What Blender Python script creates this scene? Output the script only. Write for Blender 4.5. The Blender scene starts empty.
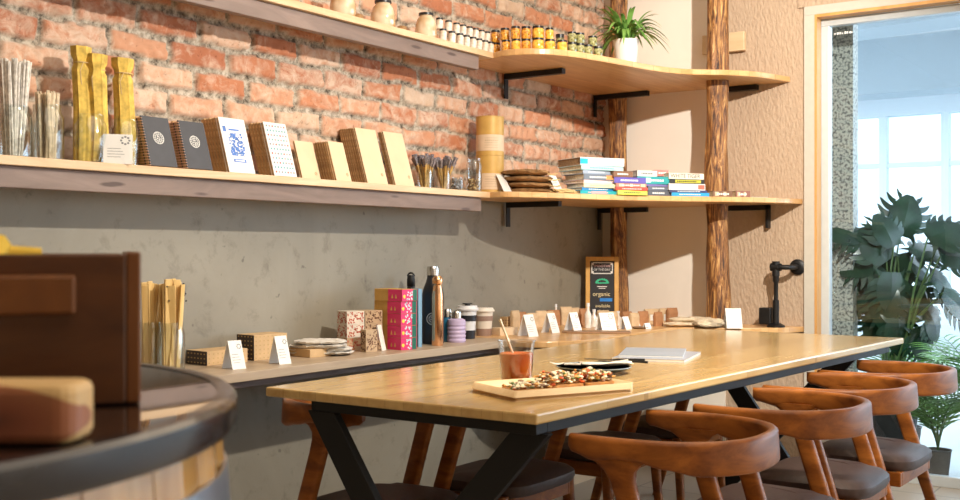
import bpy, math, random
import numpy as np
from math import radians, sin, cos, tan, atan, pi, sqrt
from mathutils import Vector, Matrix, Euler, noise
random.seed(7)
SC = bpy.context.scene
C = SC.collection
# ------------------------------------------------------------------ camera
CX, CH, YAW, F = 3.0, 1.14, radians(34.8), 1100.0
cam = bpy.data.objects.new('camera', bpy.data.cameras.new('camera'))
C.objects.link(cam)
cam.location = (CX, 0, CH)
cam.rotation_euler = (radians(90), 0, YAW)
cam.data.sensor_width = 36
cam.data.lens = 36 * F / 960
cam.data.clip_start = 0.05
cam.data.dof.use_dof = True
cam.data.dof.focus_distance = 4.3
cam.data.dof.aperture_fstop = 8.0
SC.camera = cam
# ------------------------------------------------------------------ world, exposure
SC.view_settings.view_transform = 'Standard'
SC.view_settings.look = 'None'
SC.view_settings.exposure = -0.12
SC.view_settings.gamma = 1.0
SC.view_settings.use_curve_mapping = False
try:
    SC.cycles.use_denoising = True
    SC.cycles.max_bounces = 10
    SC.cycles.transparent_max_bounces = 24
    SC.cycles.caustics_reflective = False
    SC.cycles.caustics_refractive = False
    SC.cycles.sample_clamp_indirect = 6
except Exception:
    pass
W = bpy.data.worlds.new('sky'); SC.world = W; W.use_nodes = True
W.node_tree.nodes['Background'].inputs[0].default_value = (0.84, 0.93, 1.0, 1)
W.node_tree.nodes['Background'].inputs[1].default_value = 5.0

def lamp(name, kind, loc, power, col, size=None, target=None, **kw):
    d = bpy.data.lights.new(name, kind); d.energy = power; d.color = col
    if kind == 'AREA':
        d.shape = 'RECTANGLE'; d.size, d.size_y = size
    elif size is not None:
        d.shadow_soft_size = size
    for k, v in kw.items(): setattr(d, k, v)
    o = bpy.data.objects.new(name, d); C.objects.link(o); o.location = loc
    if target is not None:
        o.rotation_euler = (Vector(target) - Vector(loc)).to_track_quat('-Z', 'Y').to_euler()
    return o
lamp('ceiling_spot_and_boost', 'SPOT', (2.60, 2.80, 2.58), 290, (1.0, .92, .80), .03, (0.0, 4.0, 1.65), spot_size=radians(108), spot_blend=.25)
lamp('ceiling_spot_and_boost', 'SPOT', (2.62, 2.82, 2.58), 300, (1.0, .92, .80), .03, (.65, 5.5, 1.45), spot_size=radians(46), spot_blend=.5)  # extra spot added beside the first to brighten the end wall
lamp('ceiling_fill', 'AREA', (3.4, 1.6, 3.1), 72, (1.0, .84, .66), (3.2, 4.0), (3.4, 1.6, 0))  # soft overhead fill added for the room, no fixture behind it
lamp('ceiling_fill', 'AREA', (1.6, 3.2, 3.1), 34, (1.0, .82, .62), (1.2, 4.0), (1.6, 2.9, 0))  # second added overhead fill, above the table
lamp('side_fill', 'AREA', (5.8, 2.6, 1.0), 34, (1.0, .87, .70), (5.0, 2.0), (1.0, 3.0, .9))  # added low side fill; no window in that wall
lamp('hall_daylight_fill', 'AREA', (4.2, 6.6, 2.0), 85, (.62, .80, 1.0), (3.0, 2.0), (1.6, 3.0, .7))  # added fill outside the glazing, imitates sky light coming in
lamp('hall_daylight_fill', 'AREA', (0.6, 10.0, 2.8), 240, (.80, .90, 1.0), (5.0, 5.0), (0.6, 10.0, 0))  # added fill that brightens the hall from above

# ------------------------------------------------------------------ pixel helpers (photo frame 960x500)
S_, C_ = sin(YAW), cos(YAW)
def ang(u): return YAW - atan((u - 480) / F)
def yx(u, X): return (CX - X) / tan(ang(u))            # depth along the brick wall where a sight line meets plane x = X
def xy(u, Y): return CX - Y * tan(ang(u))
def dep(x, y): return (CX - x) * S_ + y * C_
def zv(v, x, y): return CH - (v - 250) * dep(x, y) / F
def on(u, v, z):                                        # where a sight line meets the level z
    d = (CH - z) * F / (v - 250); l = (u - 480) / F * d
    return CX + l * C_ - d * S_, d * C_ + l * S_

# ------------------------------------------------------------------ materials
MATS = {}
class N:
    def __init__(s, name):
        s.m = bpy.data.materials.new(name); s.m.use_nodes = True
        s.t = s.m.node_tree; s.b = s.t.nodes['Principled BSDF']
    def n(s, kind, **kw):
        x = s.t.nodes.new(kind)
        for k, v in kw.items():
            if k.startswith('i_'): x.inputs[k[2:].replace('_', ' ')].default_value = v
            else: setattr(x, k, v)
        return x
    def l(s, a, b): s.t.links.new(a, b)
    def coord(s, scale=(1, 1, 1), rot=(0, 0, 0)):
        c = s.n('ShaderNodeTexCoord'); m = s.n('ShaderNodeMapping')
        m.inputs['Scale'].default_value = scale; m.inputs['Rotation'].default_value = rot
        s.l(c.outputs['Object'], m.inputs['Vector']); return m.outputs['Vector']
    def ramp(s, fac, stops):
        r = s.n('ShaderNodeValToRGB'); e = r.color_ramp.elements
        while len(e) < len(stops): e.new(.5)
        for el, (p, c) in zip(e, stops): el.position = p; el.color = (*c, 1)
        s.l(fac, r.inputs['Fac']); return r.outputs['Color']
    def bump(s, h, strength=.3, dist=.01):
        b = s.n('ShaderNodeBump'); b.inputs['Strength'].default_value = strength; b.inputs['Distance'].default_value = dist
        s.l(h, b.inputs['Height']); s.l(b.outputs['Normal'], s.b.inputs['Normal'])
def plain(name, col, rough=.5, metal=0, var=.06, scale=30, coat=0):
    if name in MATS: return MATS[name]
    k = N(name); k.b.inputs['Roughness'].default_value = rough; k.b.inputs['Metallic'].default_value = metal
    if coat: k.b.inputs['Coat Weight'].default_value = coat
    nz = k.n('ShaderNodeTexNoise', i_Scale=scale, i_Detail=3.0); k.l(k.coord(), nz.inputs['Vector'])
    a = tuple(max(0, c * (1 - var * 2)) for c in col); b = tuple(min(1, c * (1 + var)) for c in col)
    k.l(k.ramp(nz.outputs['Fac'], [(.3, a), (.7, b)]), k.b.inputs['Base Color'])
    MATS[name] = k.m; return k.m
def wood(name, c1, c2, scale=(2, 14, 14), rough=.4, bump=.08, coat=0, knots=False, spec=.5):
    if name in MATS: return MATS[name]
    k = N(name); v = k.coord(scale)
    k.b.inputs['Roughness'].default_value = rough; k.b.inputs['Coat Weight'].default_value = coat
    k.b.inputs['Coat Roughness'].default_value = .15
    k.b.inputs['Specular IOR Level'].default_value = spec
    nz = k.n('ShaderNodeTexNoise', i_Scale=1.6, i_Detail=6.0, i_Roughness=.6, i_Distortion=.8); k.l(v, nz.inputs['Vector'])
    mid = tuple((p + q) / 2 for p, q in zip(c1, c2))
    st = [(.30, c2), (.5, mid), (.68, c1)]
    col = k.ramp(nz.outputs['Fac'], st)
    if knots:
        vo = k.n('ShaderNodeTexVoronoi', i_Scale=3.2); k.l(k.coord((1.2, 1.2, 6)), vo.inputs['Vector'])
        m = k.n('ShaderNodeMix', data_type='RGBA')
        rr = k.ramp(vo.outputs['Distance'], [(.0, (1, 1, 1)), (.09, (1, 1, 1)), (.16, (0, 0, 0))])
        k.l(rr, m.inputs[0]); k.l(col, m.inputs[6]); m.inputs[7].default_value = (c2[0] * .55, c2[1] * .5, c2[2] * .5, 1)
        col = m.outputs[2]
    k.l(col, k.b.inputs['Base Color']); k.bump(nz.outputs['Fac'], bump, .004)
    MATS[name] = k.m; return k.m
def butcher(name, c1, c2, sx, sy, rough, coat=0):
    k = N(name); v = k.coord((1, 1, 1), (0, 0, radians(90)))
    br = k.n('ShaderNodeTexBrick', offset=.37, squash=1.0)
    br.inputs['Scale'].default_value = 1; br.inputs['Brick Width'].default_value = sx; br.inputs['Row Height'].default_value = sy
    br.inputs['Mortar Size'].default_value = .0006; br.inputs['Bias'].default_value = 0
    br.inputs['Color1'].default_value = (*c1, 1); br.inputs['Color2'].default_value = (*c2, 1)
    br.inputs['Mortar'].default_value = (c2[0] * .8, c2[1] * .8, c2[2] * .8, 1)
    k.l(v, br.inputs['Vector'])
    nz = k.n('ShaderNodeTexNoise', i_Scale=2.2, i_Detail=5.0, i_Distortion=.6); k.l(k.coord((14, 1.6, 14)), nz.inputs['Vector'])
    m = k.n('ShaderNodeMix', data_type='RGBA', blend_type='MULTIPLY'); m.inputs[0].default_value = .8
    k.l(br.outputs['Color'], m.inputs[6]); k.l(k.ramp(nz.outputs['Fac'], [(.3, (.80, .72, .62)), (.65, (1, 1, 1))]), m.inputs[7])
    k.l(m.outputs[2], k.b.inputs['Base Color']); k.b.inputs['Roughness'].default_value = rough
    k.b.inputs['Coat Weight'].default_value = coat; k.b.inputs['Coat Roughness'].default_value = .18
    MATS[name] = k.m; return k.m
def thin_glass(name, tint=(1, 1, 1), rough=.02, gloss=.9):
    k = N(name); t = k.t; t.nodes.remove(k.b)
    tr = k.n('ShaderNodeBsdfTransparent'); tr.inputs[0].default_value = (*tint, 1)
    gl = k.n('ShaderNodeBsdfGlossy'); gl.inputs['Roughness'].default_value = rough
    fr = k.n('ShaderNodeLayerWeight', i_Blend=.5); pw = k.n('ShaderNodeMath', operation='POWER'); pw.inputs[1].default_value = 2.4
    ml = k.n('ShaderNodeMath', operation='MULTIPLY_ADD'); ml.inputs[1].default_value = gloss * .75; ml.inputs[2].default_value = gloss * .09
    mx = k.n('ShaderNodeMixShader')
    k.l(fr.outputs['Facing'], pw.inputs[0]); k.l(pw.outputs[0], ml.inputs[0]); k.l(ml.outputs[0], mx.inputs[0]); k.l(tr.outputs[0], mx.inputs[1]); k.l(gl.outputs[0], mx.inputs[2])
    k.l(mx.outputs[0], t.nodes['Material Output'].inputs['Surface']); MATS[name] = k.m; return k.m
def leafmat(name, c1, c2, rough=.35):
    k = N(name); nz = k.n('ShaderNodeTexNoise', i_Scale=9.0, i_Detail=3.0); k.l(k.coord(), nz.inputs['Vector'])
    k.l(k.ramp(nz.outputs['Fac'], [(.3, c1), (.7, c2)]), k.b.inputs['Base Color'])
    k.b.inputs['Roughness'].default_value = rough
    MATS[name] = k.m; return k.m

M_pine = wood('pine_board', (.76, .56, .35), (.60, .40, .22), (14, 1.2, 14), .45)
M_fascia = wood('shaded_grey_pine', (.27, .195, .165), (.17, .12, .10), (14, 1.6, 10), .6, .15, knots=True)  # greyish pine, colour lowered to hold the shade on the fascia
M_bench = wood('bench_pine', (.50, .385, .27), (.38, .28, .19), (14, 1.2, 14), .4, .1)
M_corner = butcher('butcher_block', (.76, .48, .22), (.62, .36, .15), .45, .035, .35, .2)
M_top = butcher('rubberwood_top', (.72, .50, .205), (.61, .405, .16), .62, .06, .26, .6)
M_topedge = wood('tabletop_edge', (.80, .47, .15), (.62, .33, .09), (3, 3, 20), .4)
M_chair = wood('teak', (.38, .125, .022), (.13, .034, .007), (5, 5, 14), .36, .05, coat=.0, spec=.28)
M_leather = plain('brown_leather', (.060, .034, .028), .5, 0, .12, 60, .0)
M_steel = plain('black_steel', (.004, .004, .004), .6, 0, .1, 20)
M_iron = plain('black_iron', (.010, .010, .011), .45, .3, .1, 40)
M_glass = thin_glass('clear_glass', (.97, .99, .985))
M_pane = thin_glass('window_glass', (.93, .97, .99), .0, .8)
M_cup = thin_glass('clear_plastic', (.93, .93, .92), .08)
M_card = plain('white_card', (.82, .81, .78), .6, 0, .02)
M_kraft = plain('kraft_paper', (.52, .32, .15), .75, 0, .06, 20)
M_kraftd = plain('dark_kraft', (.33, .18, .075), .8, 0, .1, 40)
M_ink = plain('grey_ink', (.25, .26, .28), .7)
M_cream = plain('cream_board', (.76, .58, .38), .7, 0, .03, 12)
M_rope = plain('jute', (.58, .42, .19), .85)

# ------------------------------------------------------------------ mesh building
class B:
    def __init__(s): s.v, s.f, s.mi, s.m = [], [], [], 0
    def add(s, vs, fs, mat=None):
        n = len(s.v); s.v += [tuple(p) for p in vs]; s.f += [tuple(i + n for i in f) for f in fs]
        s.mi += [s.m if mat is None else mat] * len(fs); return s
    def box(s, x0, x1, y0, y1, z0, z1, M=None, mat=None):
        vs = [Vector((x, y, z)) for x in (x0, x1) for y in (y0, y1) for z in (z0, z1)]
        if M is not None: vs = [M @ v for v in vs]
        return s.add(vs, [(0, 1, 3, 2), (4, 6, 7, 5), (0, 4, 5, 1), (2, 3, 7, 6), (0, 2, 6, 4), (1, 5, 7, 3)], mat)
    def cbox(s, c, d, rz=0, M=None, mat=None):
        Q = Matrix.Translation(c) @ Matrix.Rotation(rz, 4, 'Z')
        if M is not None: Q = Matrix.Translation(c) @ M
        return s.box(-d[0] / 2, d[0] / 2, -d[1] / 2, d[1] / 2, -d[2] / 2, d[2] / 2, Q, mat)
    def lathe(s, prof, c=(0, 0, 0), seg=20, M=None, mat=None, sq=0):
        vs, fs = [], []
        for r, z in prof:
            for i in range(seg):
                a = 2 * pi * (i + .5) / seg
                k = 1.0
                if sq: k = 1 / (abs(cos(a)) ** sq + abs(sin(a)) ** sq) ** (1 / sq)
                p = Vector((r * k * cos(a), r * k * sin(a), z))
                p = (M @ p) if M is not None else p
                vs.append(p + Vector(c))
        for j in range(len(prof) - 1):
            for i in range(seg):
                a, b = j * seg + i, j * seg + (i + 1) % seg
                fs.append((a, b, b + seg, a + seg))
        if prof[0][0] > 1e-6: fs.append(tuple(range(seg))[::-1])
        if prof[-1][0] > 1e-6: fs.append(tuple(range((len(prof) - 1) * seg, len(prof) * seg)))
        return s.add(vs, fs, mat)
    def tube(s, pts, r, seg=8, mat=None, cap=True, flat=1.0):
        pts = [Vector(p) for p in pts]; n = len(pts); vs, fs = [], []
        up = Vector((0, 0, 1)); prev = None
        for i, p in enumerate(pts):
            t = (pts[min(i + 1, n - 1)] - pts[max(i - 1, 0)])
            if t.length < 1e-9: t = Vector((0, 0, 1))
            t.normalize()
            a = prev if prev is not None else (up if abs(t.z) < .9 else Vector((1, 0, 0)))
            a = (a - t * a.dot(t)).normalized(); prev = a; b = t.cross(a)
            rr = r(i / (n - 1)) if callable(r) else r
            for k in range(seg):
                q = 2 * pi * k / seg
                vs.append(p + a * cos(q) * rr * flat + b * sin(q) * rr)
        for j in range(n - 1):
            for i in range(seg):
                a, b = j * seg + i, j * seg + (i + 1) % seg
                fs.append((a, b, b + seg, a + seg))
        if cap: fs.append(tuple(range(seg))[::-1]); fs.append(tuple(range((n - 1) * seg, n * seg)))
        return s.add(vs, fs, mat)
    def prism(s, poly, z0, z1, M=None, mat=None):
        n = len(poly); vs = [Vector((x, y, z)) for z in (z0, z1) for x, y in poly]
        if M is not None: vs = [M @ v for v in vs]
        fs = [tuple(range(n))[::-1], tuple(range(n, 2 * n))] + [(i, (i + 1) % n, (i + 1) % n + n, i + n) for i in range(n)]
        return s.add(vs, fs, mat)
    def skin(s, rings, closed=True, cap=True, mat=None):
        n = len(rings[0]); vs = [p for r in rings for p in r]; fs = []
        for j in range(len(rings) - 1):
            for i in range(n if closed else n - 1):
                a, b = j * n + i, j * n + (i + 1) % n
                fs.append((a, b, b + n, a + n))
        if cap: fs.append(tuple(range(n))[::-1]); fs.append(tuple(range((len(rings) - 1) * n, len(rings) * n)))
        return s.add(vs, fs, mat)
    def lump(s, c, r, mat=None, seg=6):
        o = random.random() * 9
        prof = [(.02, -1), (.75, -.6), (1, 0), (.72, .62), (.02, 1)]
        vs, fs = [], []
        for a, z in prof:
            for i in range(seg):
                q = 2 * pi * i / seg; k = .75 + .5 * random.random()
                vs.append((c[0] + r[0] * a * k * cos(q + o), c[1] + r[1] * a * k * sin(q + o), c[2] + r[2] * z * (.8 + .3 * random.random())))
        for j in range(4):
            for i in range(seg):
                a, b = j * seg + i, j * seg + (i + 1) % seg
                fs.append((a, b, b + seg, a + seg))
        return s.add(vs, fs, mat)
    def build(s, name, mats, parent=None, smooth=False, bevel=0, loc=None, rz=None, subsurf=0):
        me = bpy.data.meshes.new(name); me.from_pydata([tuple(v) for v in s.v], [], s.f)
        if not isinstance(mats, (list, tuple)): mats = [mats]
        for m in mats: me.materials.append(m)
        me.polygons.foreach_set('material_index', s.mi)
        if smooth:
            me.polygons.foreach_set('use_smooth', [True] * len(s.f))
        me.update()
        import bmesh
        bm = bmesh.new(); bm.from_mesh(me); bmesh.ops.recalc_face_normals(bm, faces=bm.faces)
        if smooth:
            for e in bm.edges:
                if len(e.link_faces) == 2 and e.calc_face_angle(0) > radians(40): e.smooth = False
        bm.to_mesh(me); bm.free()
        o = bpy.data.objects.new(name, me); C.objects.link(o)
        if parent is not None: o.parent = parent
        if loc is not None: o.location = loc
        if rz is not None: o.rotation_euler.z = rz
        if bevel:
            b = o.modifiers.new('bevel', 'BEVEL'); b.width = bevel; b.segments = 2; b.limit_method = 'ANGLE'
        if subsurf:
            b = o.modifiers.new('sub', 'SUBSURF'); b.levels = b.render_levels = subsurf
        return o
def tag(o, label, cat, group=None, kind=None):
    o['label'] = label; o['category'] = cat
    if group: o['group'] = group
    if kind: o['kind'] = kind
    return o
def thing(name, label, cat, loc=(0, 0, 0), rz=0, group=None):
    o = bpy.data.objects.new(name, None); C.objects.link(o); o.location = loc; o.rotation_euler = (0, 0, rz)
    o.empty_display_size = .05
    return tag(o, label, cat, group)
def struct(o): o['kind'] = 'structure'; return o
def dup(root, loc, rz=None, label=None, group=None):
    r = root.copy(); C.objects.link(r); r.location = loc
    if rz is not None: r.rotation_euler = (0, 0, rz)
    if label: r['label'] = label
    if group: r['group'] = group
    for ch in list(root.children):
        c = ch.copy(); C.objects.link(c); c.parent = r
        for g in list(ch.children):
            d = g.copy(); C.objects.link(d); d.parent = c
    return r
def text_mesh(s, size, name, mat, parent, M, align='CENTER'):
    cu = bpy.data.curves.new(name, 'FONT'); cu.body = s; cu.size = size; cu.align_x = align; cu.align_y = 'CENTER'; cu.extrude = .0002
    t = bpy.data.objects.new('tmp', cu); C.objects.link(t); bpy.context.view_layer.update()
    me = bpy.data.meshes.new_from_object(t); bpy.data.objects.remove(t)
    me.materials.clear(); me.materials.append(mat); me.name = name
    o = bpy.data.objects.new(name, me); C.objects.link(o)
    if parent is not None: o.parent = parent
    o.matrix_local = M; return o

# ------------------------------------------------------------------ the room
YE, ZC = 5.55, 3.2
def concrete_mat():
    k = N('concrete_plaster'); v = k.coord()
    a = k.n('ShaderNodeTexNoise', i_Scale=1.3, i_Detail=8.0, i_Roughness=.62, i_Distortion=.5); k.l(v, a.inputs['Vector'])
    b = k.n('ShaderNodeTexNoise', i_Scale=9.0, i_Detail=9.0, i_Roughness=.7, i_Distortion=.25); k.l(v, b.inputs['Vector'])
    c1 = k.ramp(a.outputs['Fac'], [(.25, (.20, .18, .142)), (.5, (.265, .24, .19)), (.75, (.325, .295, .235))])
    c2 = k.ramp(b.outputs['Fac'], [(.32, (.50, .48, .45)), (.46, (1, 1, 1)), (.72, (1.0, 1.0, 1.0))])
    m = k.n('ShaderNodeMix', data_type='RGBA', blend_type='MULTIPLY'); m.inputs[0].default_value = .6
    k.l(c1, m.inputs[6]); k.l(c2, m.inputs[7])
    vo = k.n('ShaderNodeTexNoise', i_Scale=22.0, i_Detail=2.0); k.l(v, vo.inputs['Vector'])
    m2 = k.n('ShaderNodeMix', data_type='RGBA'); k.l(m.outputs[2], m2.inputs[6]); m2.inputs[7].default_value = (.13, .115, .09, 1)
    k.l(k.ramp(vo.outputs['Fac'], [(.0, (0, 0, 0)), (.71, (0, 0, 0)), (.76, (.8, .8, .8))]), m2.inputs[0])
    k.l(m2.outputs[2], k.b.inputs['Base Color']); k.b.inputs['Roughness'].default_value = .55
    k.bump(b.outputs['Fac'], .12, .01); return k.m
M_conc = concrete_mat()
def plaster_mat(name, c1, c2, bump, sc):
    k = N(name); v = k.coord(sc)
    a = k.n('ShaderNodeTexNoise', i_Scale=1.0, i_Detail=5.0, i_Roughness=.55, i_Distortion=1.6); k.l(v, a.inputs['Vector'])
    w = k.n('ShaderNodeTexVoronoi', i_Scale=1.6, feature='SMOOTH_F1'); k.l(v, w.inputs['Vector'])
    ad = k.n('ShaderNodeMath', operation='ADD'); k.l(a.outputs['Fac'], ad.inputs[0]); k.l(w.outputs['Distance'], ad.inputs[1])
    k.l(k.ramp(a.outputs['Fac'], [(.35, c2), (.6, c1)]), k.b.inputs['Base Color'])
    k.b.inputs['Roughness'].default_value = .75; k.bump(ad.outputs[0], bump, .012); return k.m
M_text = plaster_mat('textured_plaster', (.50, .375, .27), (.47, .35, .25), .5, (58, 58, 24))
M_smooth = plaster_mat('smooth_paint', (.86, .80, .72), (.83, .77, .69), .03, (3, 3, 3))
M_wallw = plain('room_paint', (.62, .53, .44), .8, 0, .02, 2)
M_ceil = plain('ceiling_paint', (.70, .66, .60), .9, 0, .01, 2)

def brick_wall():
    # a height field: every course and every brick of the wall stands out of its mortar
    y0, y1, z0, z1, st = .55, YE, 1.385, 2.62, .0085
    ny, nz = int((y1 - y0) / st) + 1, int((z1 - z0) / st) + 1
    Y, Z = np.meshgrid(np.linspace(y0, y1, ny), np.linspace(z0, z1, nz))
    rng = np.random.default_rng(3)
    def vnoise(y, z, sc, seed):
        g = np.random.default_rng(seed).random((96, 512)); a, b = y * sc, z * sc
        i, j = np.floor(a).astype(int), np.floor(b).astype(int); fa, fb = a - i, b - j
        fa, fb = fa * fa * (3 - 2 * fa), fb * fb * (3 - 2 * fb)
        G = lambda p, q: g[q % 96, p % 512]
        return (G(i, j) * (1 - fa) + G(i + 1, j) * fa) * (1 - fb) + (G(i, j + 1) * (1 - fa) + G(i + 1, j + 1) * fa) * fb
    wy = Y + (vnoise(Y, Z, 9, 1) - .5) * .022 + (vnoise(Y, Z, 30, 2) - .5) * .008
    wz = Z + (vnoise(Y, Z, 7, 4) - .5) * .018 + (vnoise(Y, Z, 26, 5) - .5) * .009
    ch, bl = .0885, .248
    row = np.floor(wz / ch).astype(int); off = np.where(row % 2 == 0, 0, .5) + (row * 37 % 11) * .012
    cy = wy / bl + off; col = np.floor(cy).astype(int)
    dy = np.minimum(cy - col, 1 - cy + col) * bl; fz = wz / ch - row; dz = np.minimum(fz, 1 - fz) * ch
    R = np.random.default_rng(9).random((64, 128, 4)); rb = R[row % 64, col % 128]
    gap = .0055 + .004 * rb[..., 3]
    d = np.minimum(dy, dz) - gap
    up = np.clip(d / .008, 0, 1); up = up * up * (3 - 2 * up)
    rough = (vnoise(Y, Z, 34, 6) - .5) * .012 + (vnoise(Y, Z, 90, 7) - .5) * .009
    mort = (vnoise(Y, Z, 24, 8) - .5) * .012 + (vnoise(Y, Z, 95, 10) - .5) * .007
    X = up * (.016 + (rb[..., 0] - .5) * .010 + rough) + (1 - up) * (mort * .9 + .002) - .002
    co = np.stack([X, Y, Z], -1).reshape(-1, 3)
    idx = np.arange(ny * nz).reshape(nz, ny)
    q = np.stack([idx[:-1, :-1], idx[:-1, 1:], idx[1:, 1:], idx[1:, :-1]], -1).reshape(-1, 4)
    me = bpy.data.meshes.new('wall_left')
    me.vertices.add(len(co)); me.vertices.foreach_set('co', co.ravel())
    me.loops.add(q.size); me.loops.foreach_set('vertex_index', q.ravel())
    me.polygons.add(len(q)); me.polygons.foreach_set('loop_start', np.arange(0, q.size, 4)); me.polygons.foreach_set('loop_total', np.full(len(q), 4))
    me.polygons.foreach_set('use_smooth', np.ones(len(q), bool))
    me.update()
    a = me.attributes.new('brick', 'FLOAT_COLOR', 'POINT')
    big = vnoise(Y, Z, 3, 12)
    arr = np.stack([up, rb[..., 1], rb[..., 2], big], -1).reshape(-1, 4); a.data.foreach_set('color', arr.ravel())
    k = N('old_brick'); at = k.n('ShaderNodeAttribute', attribute_name='brick'); sp = k.n('ShaderNodeSeparateColor')
    k.l(at.outputs['Color'], sp.inputs[0]); v = k.coord()
    base = k.ramp(sp.outputs[1], [(0, (.40, .14, .07)), (.3, (.50, .20, .10)), (.55, (.56, .26, .145)), (.8, (.60, .34, .215)), (1, (.58, .42, .30))])
    n1 = k.n('ShaderNodeTexNoise', i_Scale=16.0, i_Detail=8.0, i_Roughness=.7, i_Distortion=.6); k.l(v, n1.inputs['Vector'])
    wash = k.n('ShaderNodeMix', data_type='RGBA'); k.l(base, wash.inputs[6]); wash.inputs[7].default_value = (.70, .55, .43, 1)
    ad = k.n('ShaderNodeMath', operation='MULTIPLY_ADD'); k.l(sp.outputs[2], ad.inputs[0]); ad.inputs[1].default_value = .22; k.l(n1.outputs['Fac'], ad.inputs[2])
    k.l(k.ramp(ad.outputs[0], [(.54, (0, 0, 0)), (.80, (.8, .8, .8))]), wash.inputs[0])
    n3 = k.n('ShaderNodeTexNoise', i_Scale=45.0, i_Detail=6.0, i_Roughness=.7); k.l(v, n3.inputs['Vector'])
    dk = k.n('ShaderNodeMix', data_type='RGBA', blend_type='MULTIPLY'); dk.inputs[0].default_value = 1
    k.l(wash.outputs[2], dk.inputs[6]); k.l(k.ramp(n3.outputs['Fac'], [(.30, (.5, .40, .34)), (.40, (1, 1, 1))]), dk.inputs[7])
    n2 = k.n('ShaderNodeTexNoise', i_Scale=26.0, i_Detail=8.0, i_Roughness=.75); k.l(v, n2.inputs['Vector'])
    mort_c = k.ramp(n2.outputs['Fac'], [(.38, (.06, .045, .032)), (.47, (.28, .235, .18)), (.60, (.56, .49, .40))])
    mx = k.n('ShaderNodeMix', data_type='RGBA'); k.l(sp.outputs[0], mx.inputs[0]); k.l(mort_c, mx.inputs[6]); k.l(dk.outputs[2], mx.inputs[7])
    k.l(mx.outputs[2], k.b.inputs['Base Color']); k.b.inputs['Roughness'].default_value = .85
    k.bump(n3.outputs['Fac'], .35, .006); me.materials.append(k.m)
    o = bpy.data.objects.new('wall_left', me); C.objects.link(o); return struct(o)
brick_wall()
YB = -3.0
struct(B().box(-.12, 0, YB, YE, 0, 1.39).build('wall_left', M_conc))
struct(B().box(-.14, -.02, YB, YE + .2, 1.39, ZC).build('wall_left', M_conc))
XJ = 1.215                                              # left jamb of the glazing
struct(B().box(-.14, XJ, YE, YE + .22, 0, ZC).box(XJ, 7, YE, YE + .22, 2.33, ZC).build('wall_back', M_text))
struct(B().box(0, .735, YE - .012, YE, 0, 2.9).build('wall_back', M_smooth))
struct(B().box(7, 7.12, YB, YE + .22, 0, ZC).build('wall_right', M_wallw))
struct(B().box(-.12, 7.12, YB - .12, YB, 0, ZC).build('wall_front', M_wallw))
struct(B().box(-.14, 7.12, YB - .12, YE + .22, ZC, ZC + .1).build('ceiling', M_ceil))
def floor_mat():
    k = N('floor_tile'); v = k.coord()
    br = k.n('ShaderNodeTexBrick', offset=0.0, squash=1.0)
    for a, b in (('Scale', 1), ('Brick Width', .6), ('Row Height', .6), ('Mortar Size', .004)): br.inputs[a].default_value = b
    br.inputs['Color1'].default_value = (.50, .44, .37, 1); br.inputs['Color2'].default_value = (.46, .41, .35, 1); br.inputs['Mortar'].default_value = (.25, .22, .19, 1)
    k.l(v, br.inputs['Vector']); k.l(br.outputs['Color'], k.b.inputs['Base Color']); k.b.inputs['Roughness'].default_value = .35; return k.m
struct(B().box(-.14, 7.12, YB - .12, YE + .22, -.1, 0).build('floor', floor_mat()))
# glazing
M_frame = plain('window_frame_paint', (.55, .52, .46), .5, 0, .02)
M_al = plain('pale_aluminium', (.62, .68, .72), .35, .2, .02)
M_amber = wood('amber_trim', (.70, .38, .13), (.55, .27, .08), (8, 8, 2), .4)
struct(B().box(XJ - .055, XJ - .0005, YE - .018, YE, 0, 2.3299).box(XJ - .055, 5.6, YE - .018, YE, 2.33, 2.375).build('trim_1', M_frame, bevel=.002))
struct(B().box(1.13, 5.6, YE - .014, YE + .001, 2.375, 2.9).build('trim_2', M_text))
struct(B().box(XJ, XJ + .012, YE - .02, YE + .05, 0, 2.3149).box(XJ, 5.6, YE - .02, YE + .05, 2.315, 2.33).build('trim_3', M_amber))
w = B().box(XJ + .001, XJ + .05, YE + .06, YE + .11, .051, 2.2799).box(XJ + .001, 5.6, YE + .06, YE + .11, 2.28, 2.3149).box(XJ + .001, 5.6, YE + .06, YE + .11, 0, .05)
w.box(3.3, 3.36, YE + .06, YE + .11, .051, 2.2799)
wf = struct(w.build('window_1', M_al, bevel=.003))
B().box(XJ + .04, 5.6, YE + .082, YE + .088, .04, 2.29).build('glass', M_pane, wf)
# small white lettering sticker on the glass, too small to read: a row of dots and dashes
st = B()
for i, (w_, h_) in enumerate([(.006, .010), (.009, .012), (.007, .012), (.005, .008), (.010, .013), (.006, .012), (.010, .010), (.004, .008)]):
    xx = 1.285 + i * .0125
    st.box(xx, xx + w_, YE + .080, YE + .0815, 2.235, 2.235 + h_)
st.build('sticker', plain('white_vinyl', (.85, .87, .88), .5), wf)

# ---- the hall beyond the glass
M_hall = plain('hall_white', (.76, .80, .83), .6, 0, .02, 1)
M_hallb = plain('hall_blue_grey', (.42, .50, .56), .6, 0, .02, 1)
struct(B().box(-8, 9, YE + .22, 16, -.1, 0).build('floor', plain('hall_floor', (.55, .56, .56), .3, 0, .05, 2)))
hc = B().box(-8, 9, YE + .22, 16, 3.45, 3.55)
struct(hc.build('ceiling', M_hall))
def beam(a, b, w, z0, z1, mat, nm):
    d = Vector((b[0] - a[0], b[1] - a[1], 0)).normalized(); n = Vector((-d.y, d.x, 0)) * w / 2
    pts = [(a[0] + n.x, a[1] + n.y), (b[0] + n.x, b[1] + n.y), (b[0] - n.x, b[1] - n.y), (a[0] - n.x, a[1] - n.y)]
    return struct(B().prism(pts, z0, z1).build(nm, mat))
beam((-6, 11.0), (6, 9.0), .5, 3.05, 3.45, M_hallb, 'trim_4')
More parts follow.
